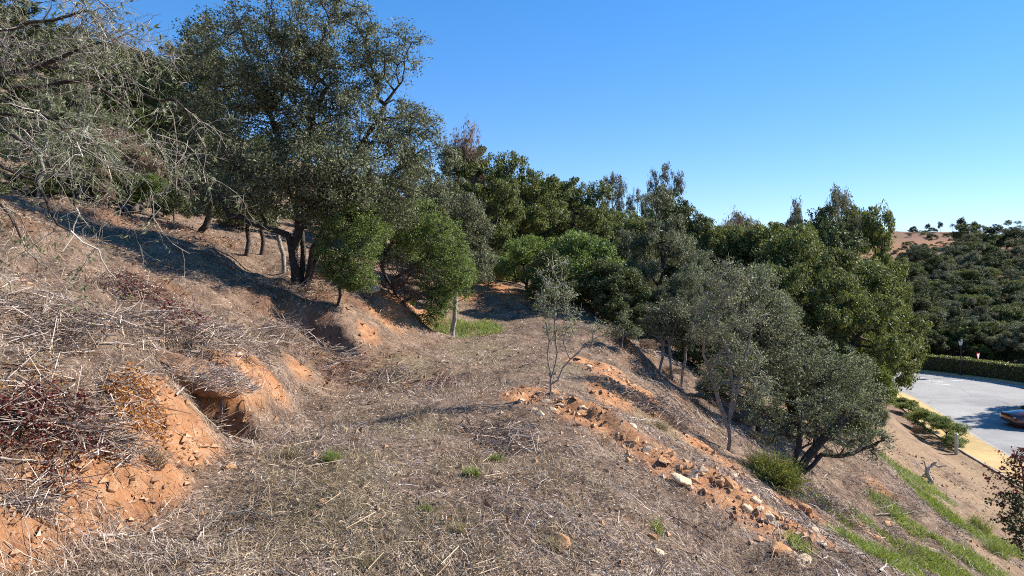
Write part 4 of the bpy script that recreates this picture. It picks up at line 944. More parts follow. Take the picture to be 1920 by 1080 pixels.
sp = P(1833, 668, 61); sg_ = float(H(sp[0], sp[1]))
e = tag(empty('road_sign', (sp[0], sp[1], sg_), (0, 0, math.radians(38))), 'white give way triangle with red edge above the hedge', 'road sign')
hs_ = sp[2] - sg_
v, f = lathe([(.03, 0), (.03, hs_ + .3), (0, hs_ + .31)], 8); link('post', np_mesh('sign_post', v, f, M['steel']), e)
tri = lambda s: [(-.42 * s, .28 * s + hs_), (.42 * s, .28 * s + hs_), (.0, -.45 * s + hs_)]
link('panel', bm_mesh('sign_border', prism(tri(1), -.05, -.034), M['red_paint']), e); tag(link('panel', bm_mesh('sign_field', prism([(x, z + .02) for x, z in tri(.66)], -.053, -.0495), M['white_paint']), e), 'white inner triangle')

bp_ = hit(1793, 852)
e = tag(empty('pipe_post', bp_), 'short grey-green pipe post at the end of the pavement bushes', 'post')
v, f = lathe([(.085, -.1), (.085, .95), (.095, .96), (.095, 1.02), (.06, 1.06), (0, 1.07)], 14); link('pipe', np_mesh('pipe', v, f, M['steel'], False), e)

bs = hit(1707, 497); D = bs[1]
e = tag(empty('notice_board', (bs[0], bs[1], bs[2])), 'small white board standing on the red cut of the far hill', 'sign')
hh = 10 / F * D
v, f = lathe([(.05, -.2), (.05, hh), (0, hh + .02)], 8); link('post', np_mesh('board_post', v, f, M['steel']), e)
link('panel', bm_mesh('board_panel', prism([(-.35, hh * .4), (.35, hh * .4), (.35, hh * 1.1), (-.35, hh * 1.1)], -.09, -.055), M['white_paint']), e)

# car nosing in at the right edge
M['car_paint'] = plain_mat('car_paint', (.10, .030, .020), .25, .3, .5, 1.0)
M['tyre'] = plain_mat('tyre', (.015, .015, .016), .85)
M['rim'] = plain_mat('rim', (.35, .35, .36), .3, .8)
M['car_glass'] = plain_mat('car_glass', (.015, .018, .02), .05, 0, .8)
M['lamp_clear'] = plain_mat('lamp_clear', (.6, .6, .6), .1, 0, .8)
M['black_trim'] = plain_mat('black_trim', (.02, .02, .02), .6)
cd = 41.0; cxx = (1890 - CX) / F * cd
e = tag(empty('parked_car', (cxx + 2.1, cd, ROAD_Z), (0, 0, math.radians(176))), 'dark red-brown car cut off by the right edge on the road', 'car')
def loft(stations):
    rings = []
    for x, w, zb, zs, zt in stations:      # half width, underside, shoulder, top
        zz_ = [zb, zb + .02, (zb + zs) / 2, zs, zt]; ww = [w * .82, w * .97, w, w * .96, w * .74]
        right = list(zip(ww, zz_)); ring = [(x, y, z) for y, z in right] + [(x, 0, zt + .03)] + [(x, -y, z) for y, z in right[::-1]]
        rings.append(ring)
    k = len(rings[0]); v = np.array(rings).reshape(-1, 3)
    f = [[i * k + j, i * k + (j + 1) % k, (i + 1) * k + (j + 1) % k, (i + 1) * k + j] for i in range(len(rings) - 1) for j in range(k)]
    me_v, me_f = v, np.array(f)
    bm = bmesh.new(); vs_ = [bm.verts.new(p) for p in me_v]
    for q in me_f: bm.faces.new([vs_[t] for t in q])
    bm.faces.new(vs_[:k]); bm.faces.new(vs_[-k:]); bmesh.ops.recalc_face_normals(bm, faces=bm.faces); return bm
body = loft([(2.1, .55, .38, .55, .66), (2.05, .72, .26, .6, .72), (1.85, .84, .2, .68, .80), (1.4, .88, .18, .78, .90), (.85, .89, .18, .86, .98), (.3, .89, .18, .9, 1.0), (-1.2, .89, .18, .92, 1.0), (-1.8, .87, .2, .9, .98), (-2.05, .8, .3, .8, .92), (-2.12, .7, .42, .7, .84)])
link('body', bm_mesh('car_body', body, M['car_paint'], True), e)
cabin = loft([(.95, .74, .9, .95, 1.0), (.45, .74, .9, 1.2, 1.3), (.1, .74, .9, 1.32, 1.45), (-.8, .74, .9, 1.34, 1.47), (-1.5, .72, .9, 1.2, 1.34), (-1.95, .68, .88, .95, 1.0)])
link('windows', bm_mesh('car_cabin', cabin, M['car_glass'], True), e)
roof = loft([(.2, .58, 1.43, 1.455, 1.47), (-.2, .6, 1.46, 1.48, 1.5), (-.9, .6, 1.46, 1.48, 1.5), (-1.35, .57, 1.39, 1.41, 1.43)]); link('roof', bm_mesh('car_roof', roof, M['car_paint'], True), e)
for sx in (1.3, -1.3):
    for sy in (.8, -.8):
        w_ = tag(link('wheel', None, e, loc=(sx, sy, .31), rot=(math.pi / 2, 0, 0)))
        v, f = lathe([(.2, -.1), (.29, -.1), (.31, -.06), (.31, .06), (.29, .1), (.2, .1), (.2, -.1)], 24); link('tyre', np_mesh('tyre', v, f, M['tyre'], True), w_)
        v, f = lathe([(.2, -.07), (.17, .02), (.05, .03), (0, .03)] if sy < 0 else [(.2, .07), (.17, -.02), (.05, -.03), (0, -.03)], 16); link('rim', np_mesh('rim', v, f, M['rim']), w_)
for sy in (.55, -.55):
    bm = bmesh.new(); bmesh.ops.create_uvsphere(bm, u_segments=12, v_segments=8, radius=1); bmesh.ops.scale(bm, vec=(.12, .18, .07), verts=bm.verts); link('headlight', bm_mesh('headlight', bm, M['lamp_clear'], True), e, loc=(1.96, sy, .62))
bm = bmesh.new(); bmesh.ops.create_cube(bm, size=1); bmesh.ops.scale(bm, vec=(.06, .9, .12), verts=bm.verts); bmesh.ops.bevel(bm, geom=bm.edges[:], offset=.015, segments=1); link('bumper', bm_mesh('bumper', bm, M['black_trim']), e, loc=(2.09, 0, .42))

# ------------------------------------------------------------------ rocks
def rock_mesh(name, seed, mat, shape=(1, .75, .5), n=13):
    g = np.random.default_rng(seed); bm = bmesh.new()
    p = unit(g.normal(size=(n, 3))) * (.75 + .35 * g.random((n, 1))) * np.array(shape) * .5
    for q in p: bm.verts.new(q)
    r = bmesh.ops.convex_hull(bm, input=bm.verts)
    bmesh.ops.delete(bm, geom=[x for x in set(r['geom_interior'] + r['geom_unused']) if isinstance(x, bmesh.types.BMVert)], context='VERTS')
    bmesh.ops.bevel(bm, geom=bm.edges[:], offset=.025, segments=1, affect='EDGES')
    bmesh.ops.recalc_face_normals(bm, faces=bm.faces)
    return bm_mesh(name, bm, mat)
ROCKS = {m: [rock_mesh('rock', 500 + k + len(m), M[m], (1, .6 + .3 * (k % 3) / 2, .34 + .1 * (k % 4))) for k in range(7)] for m in ('rock', 'pale_rock', 'grey_rock')}
rng = np.random.default_rng(520)
def put_rock(px, py, w, mat, label, group=None, k=None, tilt=.35, sink=.6):
    h = hit(px, py); s = w / F * h[1] * 1.12
    nv = normal(np.array([h[0]]), np.array([h[1]]))[0]; nv = unit(nv * .7 + np.array([0, 0, .3]) + rng.normal(size=3) * tilt * .5)
    q = Vector(nv).to_track_quat('Z', 'Y').to_matrix().to_4x4() @ Matrix.Rotation(rng.random() * 6.28, 4, 'Z')
    o = link('rock', ROCKS[mat][int(rng.integers(7)) if k is None else k]); o.rotation_euler = q.to_euler(); o.scale = (s, s * (.85 + .3 * rng.random()), s * (.8 + .5 * rng.random()))
    o.location = h + np.array([0, 0, .5 * s * .4 - sink * s * .4])
    return tag(o, label, 'rock', group)
BIG = [(1274, 907, 50, 'pale_rock', 'large flat tan slab at the near end of the orange rubble', 0), (1299, 897, 38, 'grey_rock', 'grey-blue slab just behind the large tan slab', 1), (1373, 897, 22, 'pale_rock', 'rounded pale stone right of the grey slab', 2), (1353, 904, 17, 'rock', 'upright thin stone beside the rounded pale stone', 3), (1245, 868, 28, 'rock', 'brown angular stone above the large tan slab', 4), (1259, 856, 24, 'rock', 'flat orange stone at the top of the rubble above the slabs', 5),
       (1342, 871, 18, 'rock', 'dark orange block high in the rubble under the pale trunk', 6), (1379, 890, 22, 'pale_rock', 'pale oval stone below the pale trunk', 1), (1417, 941, 24, 'pale_rock', 'pale stone with dark shadowed side, left of a matching one', 3), (1425, 956, 16, 'pale_rock', 'small white stone below the shadowed pale stone', 2), (1453, 943, 30, 'pale_rock', 'big pale boulder in the middle of the rubble slope', 0), (1480, 973, 25, 'pale_rock', 'white pointed stone, brightest on the rubble slope', 5),
       (1438, 926, 20, 'pale_rock', 'cream stone up the slope from the big pale boulder', 4), (1508, 959, 40, 'rock', 'long orange slab lying down the slope under the leaning olive', 0), (1526, 1000, 30, 'pale_rock', 'pale block low on the rubble slope', 6), (1541, 1022, 19, 'pale_rock', 'small pale stone below the pale block', 2), (1461, 1039, 54, 'rock', 'broad orange and cream slab at the bottom of the picture', 0), (1510, 1057, 34, 'pale_rock', 'tan boulder at the bottom edge beside the broad slab', 1),
       (1237, 1041, 25, 'pale_rock', 'white stone in the grey brush at the bottom', 4), (1225, 1013, 18, 'rock', 'brown stone in grey brush above the white stone', 2), (210, 916, 34, 'rock', 'orange block at the foot of the left bank', 3), (430, 882, 24, 'rock', 'rounded orange stone alone in front of the left bank', 2), (148, 882, 22, 'rock', 'brown stone on the lip of the left bank', 4), (605, 946, 18, 'rock', 'small flat orange stone in the straw', 5), (303, 829, 28, 'rock', 'flat orange clod on the left bank', 0),
       (1055, 1022, 34, 'rock', 'flat brownish slab half buried in straw at the bottom', 5), (760, 722, 16, 'rock', 'orange clod on the terrace path', 1), (1105, 690, 18, 'pale_rock', 'pale stone on the orange patch behind the sapling', 0), (1085, 674, 16, 'rock', 'brown stone at the top of the orange patch', 4), (1640, 1012, 22, 'rock', 'orange stone on the lower right slope', 3), (1668, 1048, 18, 'pale_rock', 'pale stone low on the right slope', 6), (1750, 1036, 16, 'pale_rock', 'whitish stone in green grass at the lower right', 2), (1662, 985, 18, 'rock', 'reddish stone on the earth lip of the right slope', 1), (700, 548, 26, 'pale_rock', 'straw-coloured stone at the crest of the bank below the bright bush', 2)]
for px, py, w, m, lab, k in BIG: put_rock(px, py, w * 1.25, m, lab, None, k, .3, .25)
line = np.array([(965, 742), (1035, 758), (1100, 790), (1180, 830), (1260, 865), (1330, 895), (1400, 930), (1460, 970), (1540, 1015)], float)
for k in range(150):
    t = rng.random() ** .8 * (len(line) - 1.001); i = int(t); c = line[i] + (line[i + 1] - line[i]) * (t - i); sc = .5 + c[0] / 1500
    put_rock(c[0] + rng.normal() * 15 * sc, c[1] + rng.normal() * 14 * sc, (5 + 17 * rng.random() ** 2.5) * sc * 1.2, ('rock', 'rock', 'rock', 'pale_rock', 'grey_rock')[k % 5], 'small angular stone in the orange rubble along the terrace edge', 'rubble stones along the terrace edge')
for k in range(34): put_rock(1150 + rng.normal() * 38, 712 + rng.normal() * 24, 5 + 7 * rng.random(), ('rock', 'pale_rock')[k % 2], 'small stone on the orange earth patch behind the sapling', 'stones on the orange patch')
for k in range(40): put_rock(1700 + rng.random() * 130, 850 + rng.random() * 60, 4 + 5 * rng.random(), ('rock', 'grey_rock')[k % 2], 'small dark stone on the bare earth beside the pavement', 'stones on the bare earth by the pavement')
for k in range(22): put_rock(1640 + rng.random() * 70, 995 + rng.random() * 30, 5 + 6 * rng.random(), 'rock', 'broken orange stone in the row on the lower right slope', 'broken stones on the lower right slope')
for k in range(26): put_rock(60 + rng.random() * 340, 830 + rng.random() * 160, 5 + 7 * rng.random(), 'rock', 'small orange clod on the face of the left bank', 'clods on the left bank')

# overhanging ledge of earth and roots above the hollow in the left bank
bm = bmesh.new(); bmesh.ops.create_icosphere(bm, subdivisions=4, radius=1)
for q in bm.verts:
    d = np.array(q.co); nz = float(fbm(np.array([d[0] * 3 + 5]), np.array([d[1] * 3 + d[2] * 2]), 61, 4)[0]); k = 1 + .28 * nz
    k *= 1 - .25 * max(0, d[0]); q.co = Vector((d[0] * .72 * k, d[1] * .5 * k, d[2] * .20 * k - .30 * d[0] + .08 * nz))
lm = bm_mesh('earth_ledge', bm, M['ground'], True); at = lm.attributes.new('soil', 'FLOAT', 'POINT'); at.data.foreach_set('value', np.array([.9 if v_.co.z < .02 else .25 for v_ in lm.vertices], np.float32))
LEDGE = np.array([-4.35, 9.35, -1.62]); tag(link('earth_ledge', lm, None, LEDGE), 'overhanging ledge of earth above the dark hollow in the left bank', 'bank', kind='structure')
g = np.random.default_rng(62); n = 1800; a = g.random(n) * 6.28; r = np.sqrt(g.random(n)); p = LEDGE + np.c_[np.cos(a) * r * .85, np.sin(a) * r * .52, .15 * np.sqrt(np.maximum(0, 1 - r * r)) + .02 - .30 * np.cos(a) * r]
d = unit(np.c_[g.normal(size=(n, 2)), g.normal(size=n) * .25 - .15 * (r > .75)]) * (.06 + .16 * g.random(n) ** 2)[:, None]
v, f = tubes(p - d, p + d, np.full(n, .0035), np.full(n, .002), 3); tag(link('brush_mat', np_mesh('brush_mat', v, f, M['brush'])), 'mat of grey twigs hanging over the dark hollow', 'brush', kind='stuff')

# ------------------------------------------------------------------ loose cover: brush, straw, litter, grass, pebbles
def scatter(rng, n, d0, d1, power=1.0, spread=.86):
    """random ground points in front of the camera, thinner with distance"""
    u = rng.random(n); D = (d0 ** (1 - power) + u * (d1 ** (1 - power) - d0 ** (1 - power))) ** (1 / (1 - power)) if power != 1 else d0 * (d1 / d0) ** u
    x = (rng.random(n) * 2 - 1) * (D * spread + 1.0)
    return x, D
def on_road(x, y): return (y > 20) & (poly_dist(x, y, ROAD_NEAR)[0] < 2.4) | inside(x, y, ROAD_POLY)
def masks(x, y): return [grid_sample(A, x, y) for A in (_soil, _dirt, _grass, _dull, _rust)]

def ribbons(rng, x, y, L, w, lift, tilt, bend=.25, flatten=.6, mult=1.0):
    """curved flat strips lying on the ground"""
    n = len(x); a = rng.random(n) * 2 * np.pi
    hx, hy = np.cos(a), np.sin(a); c = rng.normal(size=n) * bend
    x1 = x + hx * L * .5; y1 = y + hy * L * .5; x2 = x1 + (hx - hy * c) * L * .5; y2 = y1 + (hy + hx * c) * L * .5
    z0 = H(x, y) + lift * rng.random(n) - .01; t = np.abs(rng.normal(size=n)) * tilt * L
    z1 = H(x1, y1) + lift * rng.random(n) + t * .5; z2 = H(x2, y2) + lift * rng.random(n) * .8 + t * (.5 + .6 * rng.random(n))
    p = np.stack([np.c_[x, y, z0], np.c_[x1, y1, z1], np.c_[x2, y2, z2]], 1)
    d = unit(p[:, 2] - p[:, 0]); s = unit(np.cross(d, unit(rng.normal(size=(n, 3)) * flatten + [0, 0, 1])))
    wv = np.stack([w * .8, w, w * .4], 1)[:, :, None]
    v = np.stack([p - s[:, None] * wv * .5, p + s[:, None] * wv * .5], 2).reshape(-1, 3)
    b = (np.arange(n) * 6)[:, None, None]; f = (np.array([[0, 1, 3, 2], [2, 3, 5, 4]])[None] + b).reshape(-1, 4)
    return v, f

rng = np.random.default_rng(601)
pile = lambda x, y: sstep(-.1, .4, fbm(x * .8, y * .8, 303, 3))
# grey brushwood
x, y = scatter(rng, 145000, 4.2, 30, 1.35); so, di, gr, du, ru = masks(x, y)
keep = (rng.random(len(x)) > np.maximum(so * .72, np.maximum(di * .9, gr * .7))) & (rng.random(len(x)) > du * .35) & ~on_road(x, y) & (rng.random(len(x)) < .4 + .6 * pile(x, y)); x, y = x[keep], y[keep]
k = 1 + .035 * np.maximum(y - 8, 0)
v, f = ribbons(rng, x, y, (.05 + .26 * rng.random(len(x)) ** 2.8) * k ** .5, (.0018 + .0055 * rng.random(len(x)) ** 2.5) * k, .025 + .10 * pile(x, y), np.where(rng.random(len(x)) < .12, .5, .12), .5)
tag(link('dry_brush', np_mesh('dry_brush', v, f, M['brush'])), 'grey dead twigs and cut brush covering the cleared slope', 'brush', kind='stuff')
# more of it on the slope that falls to the road
x = 3.5 + 15 * rng.random(34000); y = 7 + 22 * rng.random(34000); so, di, gr, du, ru = masks(x, y)
keep = (rng.random(len(x)) > np.maximum(so * .6, np.maximum(di * .85, gr * .6))) & ~on_road(x, y) & (rng.random(len(x)) < .25 + .75 * pile(x, y)); x, y = x[keep], y[keep]
v, f = ribbons(rng, x, y, .12 + .3 * rng.random(len(x)) ** 2, .007 + .008 * rng.random(len(x)), .03 + .14 * pile(x, y), .2, .5)
tag(link('dry_brush', np_mesh('dry_brush', v, f, M['brush'])), 'brown dead twigs on the slope falling to the road', 'brush', kind='stuff')
# matted thatch of short bits
x, y = scatter(rng, 320000, 4.2, 26, 1.45); so, di, gr, du, ru = masks(x, y)
keep = (rng.random(len(x)) > np.maximum(so * .8, np.maximum(di * .9, gr * .5))) & ~on_road(x, y) & (rng.random(len(x)) < .55 + .6 * fbm(x * 1.1, y * 1.1, 91, 3)); x, y = x[keep], y[keep]; n = len(x); k = 1 + .04 * np.maximum(y - 7, 0)
al_ = fbm(x * .6, y * .6, 92, 2) * 4 + rng.normal(size=n) * .8; L = (.025 + .05 * rng.random(n)) * k; dv = np.c_[np.cos(al_), np.sin(al_), rng.normal(size=n) * .35]; sv = unit(np.cross(dv, rng.normal(size=(n, 3)) * .6 + [0, 0, 1])) * ((.002 + .005 * rng.random(n) ** 2) * k)[:, None]
p = np.c_[x, y, H(x, y) + .005 + .035 * rng.random(n)]; v = np.stack([p - sv, p + sv, p + dv * L[:, None]], 1).reshape(-1, 3)
tag(link('thatch', np_mesh('thatch', v, np.arange(n * 3).reshape(n, 3), M['thatch'])), 'matted bits of dead grass and bark on the ground', 'thatch', kind='stuff')
# straw
x, y = scatter(rng, 40000, 4.2, 28, 1.35); so, di, gr, du, ru = masks(x, y)
keep = (rng.random(len(x)) > np.maximum(so * .92, np.maximum(di * .97, gr * .5))) & (rng.random(len(x)) < .25 + .75 * np.maximum(du, .35 + fbm(x * .5, y * .5, 88, 2))) & ~on_road(x, y); x, y = x[keep], y[keep]; k = 1 + .035 * np.maximum(y - 8, 0)
v, f = ribbons(rng, x, y, (.05 + .14 * rng.random(len(x))) * k ** .5, (.003 + .0035 * rng.random(len(x))) * k, .06, .35)
tag(link('straw', np_mesh('straw', v, f, M['straw'])), 'pale dry grass lying over the terrace', 'straw', kind='stuff')
# bleached chips and sticks
x, y = scatter(rng, 1100, 4.2, 24, 1.2); so, di, gr, du, ru = masks(x, y); keep = (rng.random(len(x)) > np.maximum(so * .6, di)) & ~on_road(x, y); x, y = x[keep], y[keep]
n = len(x); a = rng.random(n) * 6.28; L = .10 + .35 * rng.random(n) ** 2; x1, y1 = x + np.cos(a) * L, y + np.sin(a) * L
r = .0025 + .004 * rng.random(n); v, f = tubes(np.c_[x, y, H(x, y) + .02 + .08 * rng.random(n)], np.c_[x1, y1, H(x1, y1) + .02 + .1 * rng.random(n)], r, r * .6, 4)
tag(link('wood_chips', np_mesh('wood_chips', v, f, M['straw'])), 'bleached sticks and chips scattered over the brush', 'sticks', kind='stuff')
# leaf litter
x, y = scatter(rng, 30000, 6, 30, 1.2); so, di, gr, du, ru = masks(x, y); keep = rng.random(len(x)) < ru * .9 + .04; x, y = x[keep], y[keep]; n = len(x)
v, f = leaf_quads(np.c_[x, y, H(x, y) + .02 + .08 * rng.random(n)], unit(rng.normal(size=(n, 3)) * .6 + [0, 0, 1]), unit(rng.normal(size=(n, 3))), (.05 + .04 * rng.random(n)) * (1 + .02 * y), (.025 + .02 * rng.random(n)) * (1 + .02 * y))
tag(link('leaf_litter', np_mesh('leaf_litter', v, f, M['brown_leaf'])), 'brown fallen leaves under and around the trees', 'leaf litter', kind='stuff')
# pebbles and clods
x, y = scatter(rng, 40000, 4.2, 30, 1.2); so, di, gr, du, ru = masks(x, y); keep = (rng.random(len(x)) < np.maximum(so * .6, di * .5) + .02) & ~on_road(x, y); x, y = x[keep], y[keep]; n = len(x)
s = (.012 + .05 * rng.random(n) ** 3) * (1 + .03 * np.maximum(y - 8, 0)); oct_ = np.array([[1, 0, 0], [-1, 0, 0], [0, 1, 0], [0, -1, 0], [0, 0, 1], [0, 0, -1]], float)
v = (oct_[None] * (.6 + .8 * rng.random((n, 6, 1))) + rng.normal(size=(n, 6, 3)) * .2) * s[:, None, None] * [1, 1, .7] + np.c_[x, y, H(x, y) + s * .3][:, None, :]
fo = np.array([[0, 2, 4], [2, 1, 4], [1, 3, 4], [3, 0, 4], [2, 0, 5], [1, 2, 5], [3, 1, 5], [0, 3, 5]]); f = (fo[None] + (np.arange(n) * 6)[:, None, None]).reshape(-1, 3)
tag(link('pebbles', np_mesh('pebbles', v.reshape(-1, 3), f, M['pebble'])), 'orange pebbles and crumbs of earth on bare soil', 'pebbles', kind='stuff')

def blades(rng, x, y, L, w, lean=.5):
    n = len(x); d = unit(np.c_[rng.normal(size=(n, 2)) * lean, np.ones(n)]); p0 = np.c_[x, y, H(x, y) - .01]; p1 = p0 + d * (L * .55)[:, None]
    d2 = unit(d + np.c_[d[:, :2] * 1.2, np.zeros(n)] + rng.normal(size=(n, 3)) * .2); p2 = p1 + d2 * (L * .5)[:, None]
    s = unit(np.cross(d, rng.normal(size=(n, 3)))) * w[:, None] * .5
    v = np.stack([p0 - s, p0 + s, p1 - s * .8, p1 + s * .8, p2 - s * .15, p2 + s * .15], 1).reshape(-1, 3)
    f = (np.array([[0, 1, 3, 2], [2, 3, 5, 4]])[None] + (np.arange(n) * 6)[:, None, None]).reshape(-1, 4)
    return v, f
def spot_points(rng, spots, per, seed):
    xs, ys = [], []
    for s in spots:
        h = hit(s[0], s[1]); rr = s[2] * h[1] / F; q = min(int(per * s[2] ** 2 / 1000), 9000); a = rng.random(q) * 6.28; r = np.sqrt(rng.random(q)) * 1.15
        xs.append(h[0] + np.cos(a) * r * rr); ys.append(h[1] + np.sin(a) * r * rr * (s[3] if len(s) > 3 else 1.6))
    x = np.concatenate(xs); y = np.concatenate(ys); return x, y
x, y = spot_points(rng, GRASS, 1200, 1); k = (grid_sample(_grass, x, y) > rng.random(len(x)) * .9) & ~on_road(x, y); x, y = x[k], y[k]
v, f = blades(rng, x, y, (.06 + .12 * rng.random(len(x))) * (1 + .01 * y), .006 * (1 + .05 * y) * (.6 + .8 * rng.random(len(x))))
tag(link('grass', np_mesh('grass', v, f, M['grass_blade'])), 'fresh green grass on the lower slope and terrace end', 'grass', kind='stuff')
x, y = spot_points(rng, DULL + [(900, 700, 90), (700, 800, 90), (560, 900, 90), (500, 1000, 120), (800, 1050, 140), (1050, 900, 90), (1600, 900, 60), (1680, 830, 40)], 95, 2); k = (grid_sample(_soil, x, y) < .3); x, y = x[k], y[k]
v, f = blades(rng, x, y, .06 + .14 * rng.random(len(x)), .004 * (1 + .04 * y) * (.6 + .8 * rng.random(len(x))), 1.0)
tag(link('dry_grass', np_mesh('dry_grass', v, f, M['dull_grass'])), 'thin yellowish grass among the brush', 'grass', kind='stuff')

x0, y0 = scatter(rng, 700, 4.6, 24, 1.3); so, di, gr, du, ru = masks(x0, y0); k = (so < .4) & (di < .5) & ~on_road(x0, y0); x0, y0 = x0[k], y0[k]
m = 34; x = np.repeat(x0, m) + rng.normal(size=len(x0) * m) * .045; y = np.repeat(y0, m) + rng.normal(size=len(x0) * m) * .045; sc_ = np.repeat(.5 + rng.random(len(x0)), m)
v, f = blades(rng, x, y, (.07 + .12 * rng.random(len(x))) * sc_, .0035 * (1 + .04 * y) * (.6 + .8 * rng.random(len(x))), .75)
tag(link('straw_stubble', np_mesh('straw_stubble', v, f, M['straw'])), 'rooted tufts of dead straw between the brush', 'straw', kind='stuff')

# ---- tufts one can point at
def tuft(px, py, w, hpx, mat, label, group=None, n=220, seed=0):
    g = np.random.default_rng(700 + seed); h = hit(px, py); k = h[1] / F; R_ = w * k / 2; Hh = hpx * k
    e = tag(empty('grass_tuft', h), label, 'grass tuft', group)
    a = g.random(n) * 6.28; r = np.sqrt(g.random(n)) * R_ * .6; x = h[0] + np.cos(a) * r; y = h[1] + np.sin(a) * r
    v, f = blades(g, x, y, Hh * (.6 + .6 * g.random(n)), .005 * (1 + .05 * h[1]) * (.6 + .8 * g.random(n)), .55)
    link('blades', np_mesh('tuft_blades', v - h, f, mat), e)['kind'] = 'stuff'; return e
for k, (px, py, w, hp_, m, lab) in enumerate((
        (622, 868, 38, 26, 'grass_blade', 'bright green tuft in the straw below the left bank'), (885, 893, 44, 20, 'grass_blade', 'spreading green tuft in the middle of the straw'), (930, 866, 28, 16, 'grass_blade', 'small green tuft beyond the spreading one'), (860, 1000, 34, 22, 'dull_grass', 'yellowish tuft low in the middle of the picture'), (800, 962, 26, 18, 'grass_blade', 'green tuft left of the yellowish one'),
        (1040, 1030, 36, 26, 'dull_grass', 'yellow-green tuft near the brownish slab'), (690, 1070, 50, 30, 'dull_grass', 'dull tuft at the bottom edge'), (545, 860, 60, 24, 'dull_grass', 'grey-green tuft left of the bright green tuft'), (720, 1022, 34, 22, 'straw', 'brown straw tuft at the bottom'), (290, 870, 44, 30, 'straw', 'dry tuft on the orange bank'), (1240, 805, 36, 16, 'dull_grass', 'pale grass tuft behind the rubble'), (1460, 905, 24, 18, 'grass_blade', 'green tuft below the rounded broom bush'), (1655, 1060, 50, 40, 'grass_blade', 'tall green tuft at the bottom of the right slope'), (1870, 1040, 60, 34, 'grass_blade', 'lush green tuft in the lower right corner'), (770, 570, 30, 16, 'grass_blade', 'green tuft on the slope under the large bright bush'), (1840, 990, 56, 24, 'fresh_leaf', 'yellow-flowered green clump on the lower right slope'), (1590, 985, 40, 30, 'grass_blade', 'green tuft on the earth bank below the leaning olive'))):
    tuft(px, py, w, hp_, M[m], lab, None, 260, k)

# ---- cut shrubs with coloured leaves
def cut_shrub(px, py, w, hpx, leaf, label, n_cl, n_leaf, seed, bark='twig_grey', L=.035):
    g = np.random.default_rng(800 + seed); h = hit(px, py); k = h[1] / F; e = tag(empty('cut_shrub', h), label, 'brush')
    n = n_cl; a = g.random(n) * 6.28; r = np.sqrt(g.random(n)) * w * k * .5; x = h[0] + np.cos(a) * r; y = h[1] + np.sin(a) * r * 1.4
    c = np.c_[x, y, H(x, y) + g.random(n) * hpx * k + .02]
    d = unit(g.normal(size=(n, 3)) * [1, 1, .4]) * (.10 + .18 * g.random(n))[:, None]; c2 = c + d; c2[:, 2] = np.maximum(c2[:, 2], H(c2[:, 0], c2[:, 1]) + .02)
    v, f = tubes(c - d, c2, np.full(n, .005), np.full(n, .002), 3); link('stem', np_mesh('cut_stem', v - h, f, M[bark]), e)
    v, f = foliage(g, c, unit(g.normal(size=(n, 3))), n_leaf, .07, L, L * .55, up=.6, out=.1); v[:, 2] = np.maximum(v[:, 2], H(v[:, 0], v[:, 1]) + .012)
    link('foliage', np_mesh('cut_leaves', v - h, f, M[leaf]), e)
